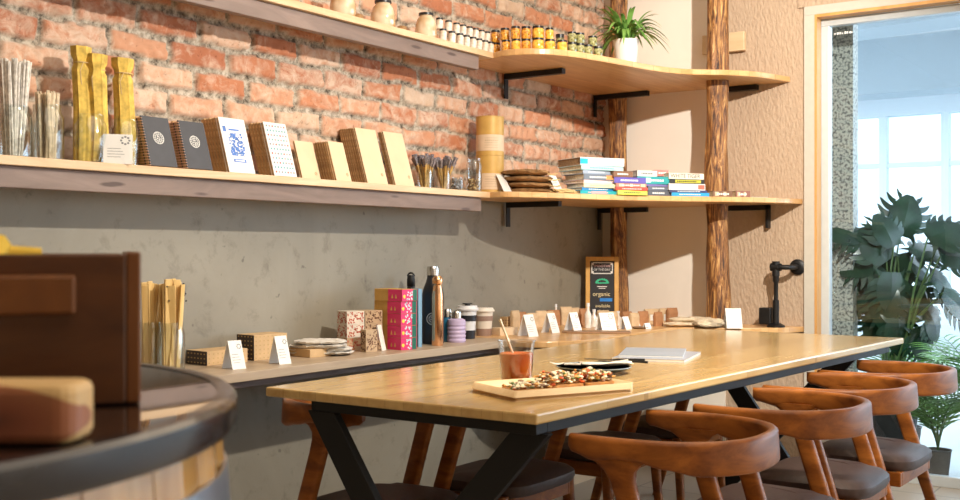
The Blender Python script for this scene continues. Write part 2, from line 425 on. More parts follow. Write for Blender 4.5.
beam((-6, 8.2), (6, 9.8), .35, 3.15, 3.45, M_hallb, 'trim_5')
beam((-6, 12.6), (6, 12.6), .5, 2.85, 3.45, M_hallb, 'trim_6')
# far glazed front with mullions
mg = B().box(-8, 9, 13.9, 14.1, 2.78, 3.45).box(-8, 9, 13.95, 14.05, 2.15, 2.21).box(-8, 9, 13.9, 14.1, 0, .3).box(-8, 9, 13.95, 14.05, 1.1, 1.15)
x = -7.9
while x < 9: mg.box(x, x + .09, 13.93, 14.07, .3, 2.8); x += .72
fw = struct(mg.build('window_2', plain('mullion_white', (.74, .83, .90), .5, 0, .01)))
B().box(-8, 9, 13.99, 14.0, .3, 2.8).build('glass', M_pane, fw)
# pale building across the street
bd = thing('building', 'pale hazy building across the street beyond the far glazed front', 'building', (0, 24, 0))
B().box(-14, 6, 0, 3, 0, 5).build('wall', plain('pale_render', (.80, .86, .92), .8, 0, .02, .5), bd)
for i in range(6):
    B().box(-9 + i * 2.1, -8 + i * 2.1, -.06, .02, 1.0, 3.2).build('window', plain('far_pane', (.62, .72, .80), .3), bd)
struct(B().box(-20, 20, 16, 40, -.12, -.02).build('ground', plain('street', (.6, .62, .64), .8)))
# granite pillar
def granite():
    k = N('speckled_granite'); v = k.coord(); n = k.n('ShaderNodeTexVoronoi', i_Scale=75.0); k.l(v, n.inputs['Vector'])
    n2 = k.n('ShaderNodeTexNoise', i_Scale=70.0, i_Detail=4.0); k.l(v, n2.inputs['Vector'])
    k.l(k.ramp(n2.outputs['Fac'], [(.38, (.10, .11, .11)), (.48, (.34, .36, .34)), (.58, (.55, .56, .50)), (.7, (.36, .38, .36))]), k.b.inputs['Base Color'])
    k.b.inputs['Roughness'].default_value = .4; return k.m
struct(B().box(.75, 1.272, 6.0, 6.09, 0, 3.45).build('column_1', granite()))

# ------------------------------------------------------------------ shelves
def smooth_curve(pts, n=6):
    P = [Vector((*p, 0)) for p in pts]; out = []
    for i in range(len(P) - 1):
        p0, p1, p2, p3 = P[max(i - 1, 0)], P[i], P[i + 1], P[min(i + 2, len(P) - 1)]
        for k in range(n):
            t = k / n
            q = .5 * ((2 * p1) + (p2 - p0) * t + (2 * p0 - 5 * p1 + 4 * p2 - p3) * t * t + (3 * p1 - p0 - 3 * p2 + p3) * t ** 3)
            out.append((q.x, q.y))
    return out + [pts[-1]]
XS = .22
up_c = [(.20, 4.115), (.31, 4.075), (.43, 4.12), (.52, 4.23), (.575, 4.41), (.62, 4.62), (.67, 4.84), (.74, 5.00), (.83, 5.09), (.90, 5.15), (.965, 5.23), (1.02, 5.33), (1.085, 5.548)]
md_c = [(.20, 4.085), (.30, 4.07), (.38, 4.16), (.45, 4.32), (.53, 4.52), (.62, 4.70), (.72, 4.85), (.83, 4.98), (.94, 5.10), (1.03, 5.24), (1.10, 5.38), (1.15, 5.548)]
bn_c = [(.36, 4.02), (.44, 3.97), (.56, 4.01), (.64, 4.14), (.672, 4.36), (.655, 4.76), (.64, 5.02), (.72, 5.16), (.9, 5.24), (1.08, 5.36), (1.16, 5.548)]
def board(curve, zt, th, name, label, mats):
    poly = [(.022, curve[0][1])] + smooth_curve(curve) + [(.022, 5.536), (.022, 4.6)]
    o = B().prism(poly, zt - th, zt).build(name, mats, bevel=.004)
    return tag(o, label, 'shelf')
def straight(zt, label, y0, y1, fy1):
    t = thing('wall_shelf', label, 'shelf', (0, 0, 0))
    B().box(.022, XS, y0, y1, zt - .026, zt).build('board', M_pine, t, bevel=.002)
    B().box(XS - .055, XS - .020, y0, fy1, zt - .088, zt - .0262).build('fascia', M_fascia, t, bevel=.003)
    return t
ZM, ZU, ZB = 1.40, 2.03, .75
straight(ZM, 'long straight middle shelf of pine holding jars and notebooks', .6, 4.085, 4.04)
straight(ZU, 'long straight top shelf of pine above the notebooks', .6, 4.115, 4.02)
board(md_c, ZM, .026, 'corner_shelf', 'curved middle corner shelf under the book stacks', M_corner)
board(up_c, ZU, .028, 'corner_shelf', 'curved top corner shelf under the honey jars and potted plant', M_corner)
t = thing('wall_bench', 'narrow pine counter along the concrete wall behind the table', 'counter')
B().box(.002, .38, .6, 4.02, ZB - .03, ZB).build('counter_top', M_bench, t, bevel=.002)
for y in (1.2,):
    B().box(.005, .34, y, y + .03, 0, ZB - .03).build('leg_panel', M_bench, t)
t = thing('corner_bench', 'curved butcher block corner counter carrying the small bags and cards', 'counter')
poly = [(.002, 4.02)] + smooth_curve(bn_c) + [(.002, 5.536)]
B().prism(poly, ZB - .028, ZB).build('counter_top', M_corner, t, bevel=.004)
B().box(.30, .33, 4.55, 5.1, 0, ZB - .028).build('leg_panel', M_cream, t)
B().box(.30, .345, .6, 4.0, ZB - .055, ZB - .0302).build('fascia', M_fascia, bpy.data.objects['wall_bench'], bevel=.002)
# brackets
def bracket(u, z, label, L=.30):
    y = yx(u, .03); t = thing('shelf_bracket', label, 'bracket', (0.022, y, z), 0, 'black shelf brackets')
    B().box(0, .006, -.016, .016, -.12, 0).build('wall_plate', M_iron, t, bevel=.001)
    B().box(0, L, -.016, .016, -.026, 0).build('arm', M_iron, t, bevel=.002)
bracket(509, ZM - .0265, 'black steel bracket at the start of the middle corner shelf')
bracket(600, ZM - .0265, 'black steel bracket under the book stacks')
bracket(507, ZU - .0285, 'black steel bracket below the honey jars', .33)
bracket(596, ZU - .0285, 'black steel bracket below the potted plant', .33)
for z, label, u0, u1 in ((ZM - .0265, 'black steel bracket at the window end of the middle shelf', 712, 769), (ZU - .0285, 'black steel bracket at the window end of the top shelf', 722, 757)):
    y = YE - .03; xa, xb = xy(u0, y), xy(u1, y)
    t = thing('shelf_bracket', label, 'bracket', (xb, y, z), 0, 'black shelf brackets')
    B().box(xa - xb, 0, -.012, .028, -.026, 0).build('arm', M_iron, t, bevel=.002)
    if u1 > 760: B().box(-.016, 0, -.012, .028, -.12, 0).build('wall_plate', M_iron, t, bevel=.002)
# tree posts
def bark_mat():
    k = N('stripped_bark'); v = k.coord((22, 22, 3.0)); n = k.n('ShaderNodeTexNoise', i_Scale=1.5, i_Detail=8.0, i_Roughness=.7, i_Distortion=2.2); k.l(v, n.inputs['Vector'])
    k.l(k.ramp(n.outputs['Fac'], [(.36, (.025, .009, .004)), (.46, (.16, .06, .018)), (.54, (.36, .16, .045)), (.64, (.66, .40, .15))]), k.b.inputs['Base Color'])
    k.b.inputs['Roughness'].default_value = .42; k.bump(n.outputs['Fac'], .7, .012); return k.m
M_bark = bark_mat()
def post(x, y, r, zb, label, name='tree_post'):
    rings = []
    for j in range(60):
        z = zb + (ZC - .01 - zb) * j / 59; ring = []
        for i in range(20):
            a = 2 * pi * i / 20
            k = r * (1 + .26 * noise.noise(Vector((cos(a) * 1.5 + x * 9, sin(a) * 1.5, z * 3))) + .05 * noise.noise(Vector((cos(a) * 5, sin(a) * 5 + x, z * 9))))
            ring.append((x + k * cos(a) + .008 * sin(z * 2.3 + x), y + k * sin(a), z))
        rings.append(ring)
    return tag(B().skin(rings).build(name, M_bark, smooth=True), label, 'post')
post(xy(718, 5.31), 5.31, .057, ZB, 'stripped tree trunk post standing free near the window')
post(xy(618.5, 5.45), 5.45, .046, 0, 'slim tree trunk post in the corner beside the bricks')
# small wooden block by the post
b = B().cbox((xy(724, 5.52), 5.52, zv(41, xy(737, 5.5), 5.5)), (.235, .03, .10)).build('wood_block', wood('pale_block', (.72, .56, .36), (.6, .44, .26)), bevel=.003)
tag(b, 'small pale wooden block fixed high beside the free standing post', 'block')

# ------------------------------------------------------------------ table
TX0, TX1, TX2, TY0, TY1, TZ = .77, 1.655, 1.79, 2.165, 4.955, .76
tb = thing('dining_table', 'long wooden dining table on black crossed steel legs', 'table', (0, 0, 0))
def rrect(x0, x1, y0, y1, r, n=4):
    out = []
    for cx, cy, a0 in ((x1 - r, y1 - r, 0), (x0 + r, y1 - r, 90), (x0 + r, y0 + r, 180), (x1 - r, y0 + r, 270)):
        for k in range(n + 1):
            a = radians(a0 + 90 * k / n); out.append((cx + r * cos(a), cy + r * sin(a)))
    return out
B().prism([(TX0, TY0), (TX1, TY0), (TX2, TY1), (TX0, TY1)], TZ - .026, TZ).build('tabletop', M_top, tb, bevel=.005)
fr = B()
fz0, fz1 = TZ - .056, TZ - .0265
fx0, fx1, fy0, fy1 = TX0 + .145, TX1 - .02, TY0 + .03, TY1 - .10
fx2 = TX2 - .035
fr.box(fx0, fx1, fy0, fy0 + .05, fz0, fz1).box(fx0, fx2, fy1 - .05, fy1, fz0, fz1)
fr.prism([(fx1 - .04, fy0 + .05), (fx1, fy0 + .05), (fx2, fy1 - .05), (fx2 - .04, fy1 - .05)], fz0, fz1).box(fx0, fx0 + .04, fy0 + .05, fy1 - .05, fz0, fz1)
fr.build('apron', M_steel, tb, bevel=.002)
def bar(bd_, a, b, w, th):
    a, b = Vector(a), Vector(b); d = b - a; L = d.length; q = d.to_track_quat('Z', 'Y').to_matrix().to_4x4()
    # flat bar in the xz plane, thickness along y
    ax = Vector((d.z, 0, -d.x)).normalized() * w / 2; ay = Vector((0, th / 2, 0))
    h = Vector((w / 2 / abs(d.z / L), 0, 0))
    vs = []
    for p in (a, b):
        for sx, sy in ((-1, -1), (1, -1), (1, 1), (-1, 1)): vs.append(p + h * sx + ay * sy)
    bd_.add(vs, [(0, 1, 2, 3), (4, 7, 6, 5), (0, 4, 5, 1), (1, 5, 6, 2), (2, 6, 7, 3), (3, 7, 4, 0)])
for yy in (fy0 + .025, fy1 - .025):
    for k, (xa, xb) in enumerate(((fx0 + .035, TX1 - .22), (fx1 - .035, TX0 + .20))):
        q = B(); o_ = (.0135 if k else -.0135); bar(q, (xa, yy + o_, fz0), (xb, yy + o_, 0), .078, .026); q.build('leg', M_steel, tb, bevel=.002)

# ------------------------------------------------------------------ chairs (local: back at +x, arms reach to -x)
def rail_path(n=72):
    out = []
    A, Bx, W_ = -.175, -.03, .245
    L1 = Bx - A
    for i in range(n + 1):
        t = -1 + 2 * i / n; s = 1 if t >= 0 else -1; a = abs(t)      # a=1 arm end, a=0 centre back
        if a > .62:
            q = (a - .62) / .38; x = Bx + (A - Bx) * q; y = W_ - .018 * q * q
        else:
            th = (a / .62) * pi / 2
            x = Bx + (.232 - Bx) * cos(th) ** .86; y = W_ * sin(th) ** .86 if th > 0 else 0
        out.append((x, -s * y, a))
    return out
ZR = .705
def lerp_keys(a, keys):
    for (p, v), (q, w_) in zip(keys, keys[1:]):
        if a <= q: 
            f = (a - p) / (q - p); f = f * f * (3 - 2 * f); return v + (w_ - v) * f
    return keys[-1][1]
def make_chair(label, group):
    t = thing('dining_chair', label, 'chair', (0, 0, 0), 0, group)
    P = rail_path(); rings = []
    for i, (x, y, a) in enumerate(P):
        p0, p1 = P[max(i - 1, 0)], P[min(i + 1, len(P) - 1)]
        d = Vector((p1[0] - p0[0], p1[1] - p0[1], 0)).normalized(); nrm = Vector((d.y, -d.x, 0))
        h = lerp_keys(a, [(0, .082), (.36, .079), (.50, .064), (.58, .052), (.66, .050), (.80, .058), (.97, .044), (1, .034)])
        th = lerp_keys(a, [(0, .026), (.5, .028), (.7, .036), (.96, .036), (1, .022)])
        zt = ZR - .004 * a; lean = .10
        r = min(th, h) * .38; ring = []
        for (sx, sz) in ((1, 1), (-1, 1), (-1, -1), (1, -1)):
            for k in range(4):
                ag = {(1, 1): 0, (-1, 1): 90, (-1, -1): 180, (1, -1): 270}[(sx, sz)] + 30 * k
                px = sx * (th / 2 - r) + r * cos(radians(ag)); pz = sz * (h / 2 - r) + r * sin(radians(ag))
                ring.append(Vector((x, y, zt - h / 2)) + nrm * (px + pz * lean * .6) + Vector((0, 0, pz)))
        rings.append(ring)
    B().skin(rings).build('back_rail', M_chair, t, smooth=True)
    for s in (-1, 1):
        # rear leg: flows out of the arm, slants backwards to the floor
        rr = []
        for z, hx, hy in ((ZR - .046, .100, .015), (ZR - .052, .082, .0155), (ZR - .062, .058, .0155), (ZR - .078, .040, .0155), (ZR - .10, .031, .016), (ZR - .14, .028, .0165), (.50, .0275, .0175), (.38, .028, .018), (.2, .021, .014), (0, .016, .012)):
            f = (ZR - .046 - z) / .64; cx = -.05 + .20 * f; cy = s * (.241 + .012 * f)
            ring = []
            for k in range(16):
                q = 2 * pi * k / 16; e = .55
                ring.append((cx + hx * math.copysign(abs(cos(q)) ** e, cos(q)), cy + hy * math.copysign(abs(sin(q)) ** e, sin(q)), z))
            rr.append(ring)
        B().skin(rr).build('leg', M_chair, t, smooth=True)
        rr = []
        for z, h_ in ((.36, .021), (.3, .019), (.1, .015), (0, .013)):
            f = (.36 - z) / .36; cx, cy = -.165 - .025 * f, s * (.205 + .015 * f)
            rr.append([(cx + h_ * math.copysign(abs(cos(q)) ** .6, cos(q)), cy + h_ * math.copysign(abs(sin(q)) ** .6, sin(q)), z) for q in [2 * pi * k / 12 for k in range(12)]])
        B().skin(rr).build('leg', M_chair, t, smooth=True)
    B().box(-.185, .11, -.205, -.182, .30, .35).box(-.185, .11, .182, .205, .30, .35).box(-.185, -.162, -.182, .182, .30, .35).box(.085, .11, -.182, .182, .30, .35).build('seat_frame', M_chair, t, bevel=.003)
    rings = []
    for k, (z, g) in enumerate(((.350, -.020), (.356, -.004), (.372, .004), (.390, .002), (.404, -.014), (.412, -.045), (.416, -.10))):
        ring = []
        for i in range(40):
            q = 2 * pi * i / 40; e = .45
            cx, sy = math.copysign(abs(cos(q)) ** e, cos(q)), math.copysign(abs(sin(q)) ** e, sin(q))
            ring.append((-.045 + (.185 + g) * cx, (.203 + g + .012 * -cx) * sy, z - .006 * (cx > .5)))
        rings.append(ring)
    B().skin(rings).build('seat', M_leather, t, smooth=True)
    return t
near = [(1.835, 2.53, 3), (1.885, 3.16, 0), (1.885, 3.70, 1), (1.895, 4.25, -1)]
nlab = ['wooden armchair nearest the camera at the room side of the table',
        'wooden armchair on the room side, second from the camera',
        'wooden armchair on the room side, third from the camera',
        'wooden armchair on the room side, farthest and beside the plants']
flab = ['wooden armchair on the wall side at the near left table end',
        'wooden armchair on the wall side, second from the near table end',
        'wooden armchair on the wall side, third from the near table end',
        'wooden armchair on the wall side, farthest from the camera']
ch0 = make_chair(nlab[0], 'wooden armchairs around the dining table')
for i, (x, y, r) in enumerate(near):
    if i == 0: ch0.location = (x, y, 0); ch0.rotation_euler.z = radians(r)
    else: dup(ch0, (x, y, 0), radians(r), nlab[i])
for i, (x, y, r) in enumerate([(.835, 2.53, 180), (.905, 3.10, 180), (.905, 3.79, 181), (.905, 4.42, 180)]):
    dup(ch0, (x, y, 0), radians(r), flab[i])

# ------------------------------------------------------------------ barrel table, box and slab in the foreground
BX, BY, BR, BZ = 1.926, .38, .45, 1.009
bt = thing('barrel_table', 'wooden barrel table with glossy black round top in the left foreground', 'table', (BX, BY, 0))
M_stave = wood('oak_staves', (.74, .42, .12), (.50, .25, .06), (20, 20, 1.5), .25, .1, coat=.5)
k = N('gloss_black_top'); k.b.inputs['Base Color'].default_value = (.02, .014, .012, 1); k.b.inputs['Roughness'].default_value = .05
k.b.inputs['Specular IOR Level'].default_value = 1.0; k.b.inputs['Coat Weight'].default_value = 1; k.b.inputs['Coat Roughness'].default_value = .02
nz_ = k.n('ShaderNodeTexNoise', i_Scale=3.0); k.l(k.coord(), nz_.inputs['Vector']); k.l(k.ramp(nz_.outputs['Fac'], [(.3, (.02, .014, .012)), (.7, (.035, .022, .018))]), k.b.inputs['Base Color'])
B().lathe([(0, BZ - .018), (BR - .02, BZ - .018), (BR - .018, BZ - .001), (0, BZ - .001)], seg=96).build('top', k.m, bt, smooth=True)
B().lathe([(BR - .018, BZ - .028), (BR - .004, BZ - .030), (BR, BZ - .024), (BR, BZ - .004), (BR - .004, BZ), (BR - .018, BZ), (BR - .018, BZ - .022)], seg=96).build('rim', plain('dark_rim', (.022, .020, .022), .22, .0, .05, 8, .3), bt, smooth=True)
ST = B(); ns = 34
def br(z): return .430 + .022 * (1 - ((z - .5) / .5) ** 2) - .0
for i in range(ns):
    a0, a1 = 2 * pi * i / ns + .0025, 2 * pi * (i + 1) / ns - .0025; rings = []
    for j in range(13):
        z = .985 * j / 12; r = br(z)
        rings.append([(r * cos(a0), r * sin(a0), z), ((r + .004) * cos((a0 + a1) / 2), (r + .004) * sin((a0 + a1) / 2), z), (r * cos(a1), r * sin(a1), z), ((r - .025) * cos(a1), (r - .025) * sin(a1), z), ((r - .025) * cos(a0), (r - .025) * sin(a0), z)])
    ST.skin(rings)
ST.build('staves', M_stave, bt)
M_hoop = plain('galvanised_hoop', (.42, .45, .50), .3, .85, .08, 12)
for z0, z1 in ((.90, .945), (.74, .775), (.22, .26), (.04, .085)):
    B().lathe([(br(z0) + .003, z0), (br(z0) + .0065, z0), (br(z1) + .0065, z1), (br(z1) + .003, z1), (br(z0) + .003, z0)], seg=72).build('hoop', M_hoop, bt, smooth=True)
def fg(u, d): l = (u - 480) / F * d; return CX + l * C_ - d * S_, d * C_ + l * S_
# box: front face square to the camera
R34 = Matrix.Rotation(YAW, 4, 'Z')
M_box = wood('shaded_varnished_wood', (.15, .050, .012), (.07, .022, .006), (3, 6, 14), .4, .08, coat=.2)  # dark brown wood, colour lowered further to hold the box's shade
M_boxl = wood('shaded_orange_wood', (.24, .085, .020), (.15, .05, .013), (10, 10, 3), .4)  # orange wood of sides and handle, shade also put into the colour
x, y = fg(141, .94)
bx = thing('wooden_box', 'dark varnished wooden box with handle block on the barrel table', 'box', (x, y, BZ + .0005), YAW + radians(19))
BW, BD, BH = .30, .20, .127
B().box(-BW + .012, -.012, 0, .012, 0, BH).box(-BW + .012, -.012, BD - .012, BD, 0, BH).box(-BW + .012, -.012, .012, BD - .012, 0, .010).build('body', M_box, bx, bevel=.002)
for xx in (-.012, -BW): B().box(xx, xx + .012, 0, BD, 0, BH + .002).build('side_board', M_boxl, bx, bevel=.002)
B().box(-.245, -.052, -.014, 0, .077, .110).build('handle', M_boxl, bx, bevel=.003)
M_yel = plain('yellow_cloth', (.80, .53, .06), .85, 0, .15, 25)
yb = B()
for i in range(5):
    yb.tube([(-.25 + .03 * i, .05 + .02 * (i % 2), BH - .01), (-.20 + .02 * i, .08, BH + .004 + .003 * (i % 3)), (-.085 - .012 * i, .10, BH - .006)], .012, 8)
o = yb.build('folded_cloth', M_yel, smooth=True, loc=(x, y, BZ), rz=YAW + radians(19)); tag(o, 'bright yellow cloth peeking over the top of the dark wooden box', 'cloth')
# slab
def slab_mat():
    k = N('heartwood_slab'); c = k.n('ShaderNodeTexCoord'); mp = k.n('ShaderNodeMapping'); k.l(c.outputs['Object'], mp.inputs[0])
    mp.inputs['Location'].default_value = (.055 * 13, 0, -.016 * 34); mp.inputs['Scale'].default_value = (13, 9, 34)
    n = k.n('ShaderNodeTexNoise', i_Scale=5.0, i_Detail=4.0); k.l(c.outputs['Object'], n.inputs['Vector'])
    ln = k.n('ShaderNodeVectorMath', operation='LENGTH'); k.l(mp.outputs[0], ln.inputs[0])
    ad = k.n('ShaderNodeMath', operation='MULTIPLY_ADD'); k.l(n.outputs['Fac'], ad.inputs[0]); ad.inputs[1].default_value = .5; k.l(ln.outputs['Value'], ad.inputs[2])
    k.l(k.ramp(ad.outputs[0], [(.15, (.12, .035, .018)), (.6, (.30, .09, .04)), (1.15, (.38, .14, .06)), (1.3, (.70, .46, .20))]), k.b.inputs['Base Color'])
    k.b.inputs['Roughness'].default_value = .45; return k.m
x, y = fg(73, .735)
o = B().prism(rrect(-.30, 0, 0, .05, .014), 0, .040).build('wood_slab', slab_mat(), bevel=.006, loc=(x, y, BZ + .0005), rz=YAW)
tag(o, 'thick rounded slab of wood with pale rim beside the dark box', 'board')
# ------------------------------------------------------------------ things on the middle shelf
def jar_body(r, h, neck=.82, seg=24, t=.0015):
    return [(.0, .002), (r * .9, .0), (r, .006), (r, h * .78), (r * neck, h * .88), (r * neck, h), (r * neck - t, h), (r * neck - t, h * .885), (r - t, h * .775), (r - t, .006), (0, .004)]
def sticks(n, r, h, spread, rad, mat_seed, jit=.02, splay=.35):
    b = B(); rr = random.Random(mat_seed)
    for i in range(n):
        a = rr.random() * 2 * pi; q = sqrt(rr.random()) * r * .8; hh = h * (1 - jit * 3 * rr.random())
        a2 = a + rr.uniform(-.3, .3); q2 = q + spread * (.4 + rr.random() * .6)
        b.tube([(q * .7 * cos(a), q * .7 * sin(a), .006), (q2 * cos(a2), q2 * sin(a2), hh)], rad * rr.uniform(.8, 1.2), 6)
    return b
def px(x, y): return dep(x, y) / F
X1 = .115
# clear straws jar
y = yx(13, X1); p = px(X1, y)
t = thing('straw_jar', 'glass jar of clear glass straws at the far left of the shelf', 'jar', (X1, y, ZM))
B().lathe(jar_body(.052, .15)).build('jar', M_glass, t, smooth=True)
sticks(80, .045, .285, .014, .0032, 1).build('straws', plain('frosted_straw', (.82, .78, .72), .25, 0, .15, 80), t, smooth=True)
y = yx(47, X1)
t = thing('straw_jar', 'glass jar of bamboo straws beside the clear glass straws', 'jar', (X1, y, ZM))
B().lathe(jar_body(.048, .165)).build('jar', M_glass, t, smooth=True)
sticks(46, .043, .205, .004, .0042, 2).build('straws', plain('bamboo', (.74, .60, .42), .5, 0, .15, 60), t, smooth=True)
# loofah strips in mason jars
M_loof = plain('yellow_loofah', (.72, .49, .10), .85, 0, .2, 40)
def loofah(u, X, h, w, lab, n=1, dx=0):
    y = yx(u, X); t = thing('mason_jar', lab, 'jar', (X, y, ZM), 0, 'mason jars of yellow cloth tubes')
    B().lathe(jar_body(.050, .150, .86)).build('jar', M_glass, t, smooth=True)
    for k in range(n):
        b = B(); ox = (k - (n - 1) / 2) * .040; rings = []; H = h - .02 * k * (n > 1)
        for j in range(26):
            f = j / 25; z = .008 + H * f
            r = w * (1 + .05 * sin(f * 7 + k) + .04 * max(0, f - .86) / .14 - .34 * math.exp(-((f - .86) / .03) ** 2))
            ring = []
            for i in range(28):
                a = 2 * pi * i / 28; m = 1 + .06 * sin(7 * a + f * 2) + .05 * sin(13 * a + 1)
                ring.append((ox * .4 + r * .75 * m * cos(a) + .006 * f * (k - .5), ox + r * m * sin(a) + .004 * sin(f * 5), z))
            rings.append(ring)
        b.skin(rings); b.build('cloth_tube', M_loof, t, smooth=True)
        z = .008 + H * .86
        q = B(); q.tube([(ox * .4 + w * .62 * cos(a), ox + w * .85 * sin(a), z) for a in [2 * pi * i / 16 for i in range(17)]], .0022, 5)
        q.tube([(w * .6, ox - w * .5, z), (w * .9, ox - w * 1.1, z - .03), (w * .7, ox - w * .8, z - .07)], .0018, 5)
        q.build('twine', M_rope, t, smooth=True)
    return t
loofah(90, .125, .345, .030, 'mason jar holding two tall yellow cloth tubes tied with twine', 2)
loofah(124, .095, .335, .034, 'mason jar holding one yellow cloth tube behind the small card')
def card(x, y, z, w, h, rz, label, spread=.022, back=None, text=False, cat='card', group=None):
    t = thing('tent_card', label, cat, (x, y, z), rz, group)
    th = .0012
    for s, nm, m in ((1, 'front_panel', M_card), (-1, 'back_panel', back or M_cream)):
        a = math.atan(spread / h); M = Matrix.Translation((s * spread / 2 + s * .0005, 0, h / 2)) @ Matrix.Rotation(-s * a * 1.0, 4, 'Y')
        L = sqrt(h * h + spread * spread)
        o = B().box(-th / 2, th / 2, -w / 2, w / 2, -L / 2, L / 2, M).build(nm, m, t)
        if text and s == 1:
            q = B(); M2 = M @ Matrix.Translation((th / 2 + .0003, 0, 0))
            for i in range(4): q.box(0, .0003, -w * .36, w * (.1 + .06 * (i % 3)), h * (.02 - .1 * i) - .0012, h * (.02 - .1 * i) + .0002, M2)
            for k in range(8):
                a2 = k * pi / 4; q.cbox(M2 @ Vector((.0002, w * .25 + w * .14 * cos(a2), h * .3 + w * .14 * sin(a2))), (.0004, w * .07, w * .07))
            q.build('printed_text', M_ink, o)
    return t
y = yx(117, .18); card(.185, y, ZM, .085, .092, radians(-38), 'white folded card with small print among the yellow jars', .03, M_card, True)

ORD = ['', 'first', 'second', 'third', 'fourth', 'fifth', 'sixth', 'seventh', 'eighth', 'ninth']
def notebook_stack(ub, vb, vt, w, thick, n, X0, front, base, lab, cat='notebook', lean=17, logo=None, kraftd=False, spiral=False, grp='notebooks'):
    """a leaning row of notebooks: the front one shows its cover"""
    # ub: pixel of the front cover's lower left corner
    y0 = yx(ub, X0); d = dep(X0, y0); h = (vb - vt) * d / F / cos(radians(lean)) * 1.0
    la = radians(lean)
    for i in range(n):
        tk = thick / n; off = i * tk
        M = Matrix.Rotation(-la, 4, 'Y')
        x = X0 - off / cos(la)
        g = grp if i else None
        l = lab if i == 0 else (base if n == 2 else ORD[i] + ' ' + base)
        t = thing('notebook', l, cat, (x, y0 + random.uniform(0, .002) * (i > 0), ZM + .0005), 0, g)
        z0 = tk * sin(la) + .0003
        cover = front if i == 0 else (M_kraftd if kraftd else M_kraft)
        cv = B(); hh = h - .002 * random.random() * (i > 0)
        cv.box(-tk * .18, 0, 0, w, z0, hh + z0, M); cv.box(-tk * .95, -tk * .80, 0, w, z0, hh + z0, M)
        cv.build('cover', cover, t)
        B().box(-tk * .80, -tk * .18, .0015, w - .001, z0 + .001, hh + z0 - .0015, M).build('pages', M_page if not kraftd else M_page, t)
        if spiral:
            q = B(); ns = 18
            for k in range(ns):
                zc = z0 + hh * (k + .5) / ns; c = M @ Vector((-tk * .5, .001, zc))
                q.tube([c + Vector((tk * .60 * cos(a), .007 * sin(a) - .001, 0)) for a in [2 * pi * j / 8 for j in range(9)]], .0014, 4)
            q.build('spiral', plain('copper_wire', (.72, .46, .34), .4, .3), t)
        if i == 0 and logo:
            logo(t, M @ Matrix.Translation((.0006, w / 2, z0 + hh / 2)), w, hh)
M_page = plain('recycled_pages', (.60, .42, .23), .85, 0, .25, 90)
M_grey = plain('charcoal_cover', (.055, .057, .068), .55, 0, .04)
M_wh = plain('white_cover', (.80, .79, .77), .55, 0, .02)
M_ww = plain('white_ink', (.85, .84, .80), .6, 0, .02)
M_blue = plain('blue_ink', (.10, .23, .62), .6, 0, .1)
def seal(t, M, w, h, mat=None, r=.021, dz=0.012):
    q = B(); M = M @ Matrix.Translation((0, 0, dz))
    for ra, rb_ in ((r, r * .90), (r * .62, r * .54)):
        vs = []; n = 28
        for i in range(n):
            a = 2 * pi * i / n; vs += [M @ Vector((0, ra * cos(a), ra * sin(a))), M @ Vector((0, rb_ * cos(a), rb_ * sin(a)))]
        q.add(vs, [(2 * i, 2 * i + 1, (2 * i + 3) % (2 * n), (2 * i + 2) % (2 * n)) for i in range(n)])
    for i in range(14):
        a = 2 * pi * i / 14; c = M @ Vector((.0002, r * .77 * cos(a), r * .77 * sin(a))); q.cbox(c, (.0004, r * .12, r * .14))
    for a, b_, e, f in ((-.3, .3, .1, .2), (-.35, -.1, -.2, -.05), (.05, .35, -.25, -.1), (-.1, .1, -.45, -.3), (-.2, .0, .25, .4)):
        q.box(.0001, .0004, a * r, b_ * r, e * r, f * r, M)
    q.build('logo', mat or M_ww, t)
def blue_art(t, M, w, h):
    q = B(); rr = random.Random(5)
    for i in range(150):
        a, b_ = rr.uniform(-.26, .26), rr.uniform(-.2, .22); s = rr.uniform(.012, .035)
        q.cbox(M @ Vector((.0002, a * w * (1 - .3 * b_), b_ * h)), (.0004, s * w * 2.2, s * h * rr.uniform(.6, 1.6)))
    q.box(0, .0005, -.24 * w, .24 * w, -.31 * h, -.25 * h, M)
    q.box(0, .0005, -.42 * w, -.30 * w, .24 * h, .34 * h, M); q.box(0, .0005, -.2 * w, .2 * w, .27 * h, .30 * h, M)
    q.build('illustration', M_blue, t)
    B().box(.0005, .0008, -.18 * w, .18 * w, -.29 * h, -.27 * h, M).build('caption_bar', M_ww, t)
def dots_art(t, M, w, h):
    cs = [M_red_, M_teal_, M_ink, M_pink_]
    for ci in range(4):
        q = B(); rr = random.Random(ci)
        for j in range(11):
            for i in range(7):
                if (i * 3 + j * 5 + i * j) % 4 == ci:
                    q.cbox(M @ Vector((.0002, (i - 3) * w * .13, (j - 5) * h * .086)), (.0004, w * .055, h * .034), M=Matrix.Rotation(rr.random(), 4, 'X'))
        q.build('pattern', cs[ci], t)
def corner_mark(t, M, w, h): seal(t, M @ Matrix.Translation((0, w * .30, -h * .33 - .012)), w, h, M_kraft, .007)
M_red_ = plain('red_print', (.75, .12, .10), .6); M_teal_ = plain('teal_print', (.10, .38, .40), .6); M_pink_ = plain('pink_print', (.80, .35, .35), .6)
def ns(*a, **k): notebook_stack(*a, **k)
ns(151, 166, 115, .108, .052, 2, .165, M_grey, 'brown spiral notebook behind the left charcoal notebook', 'charcoal spiral notebook with white seal, beside the yellow jars', logo=seal, spiral=True, grp=None)
ns(188, 170, 121, .108, .052, 2, .165, M_grey, 'brown spiral notebook behind the right charcoal notebook', 'charcoal spiral notebook with white seal, right of the other one', logo=seal, spiral=True, grp=None)
ns(230, 173.5, 117, .118, .085, 6, .175, M_wh, 'brown notebook behind the white cover with the blue illustration', 'white notebook with blue illustration leaning in the middle of the shelf', logo=blue_art, grp='notebooks behind the blue illustrated one')
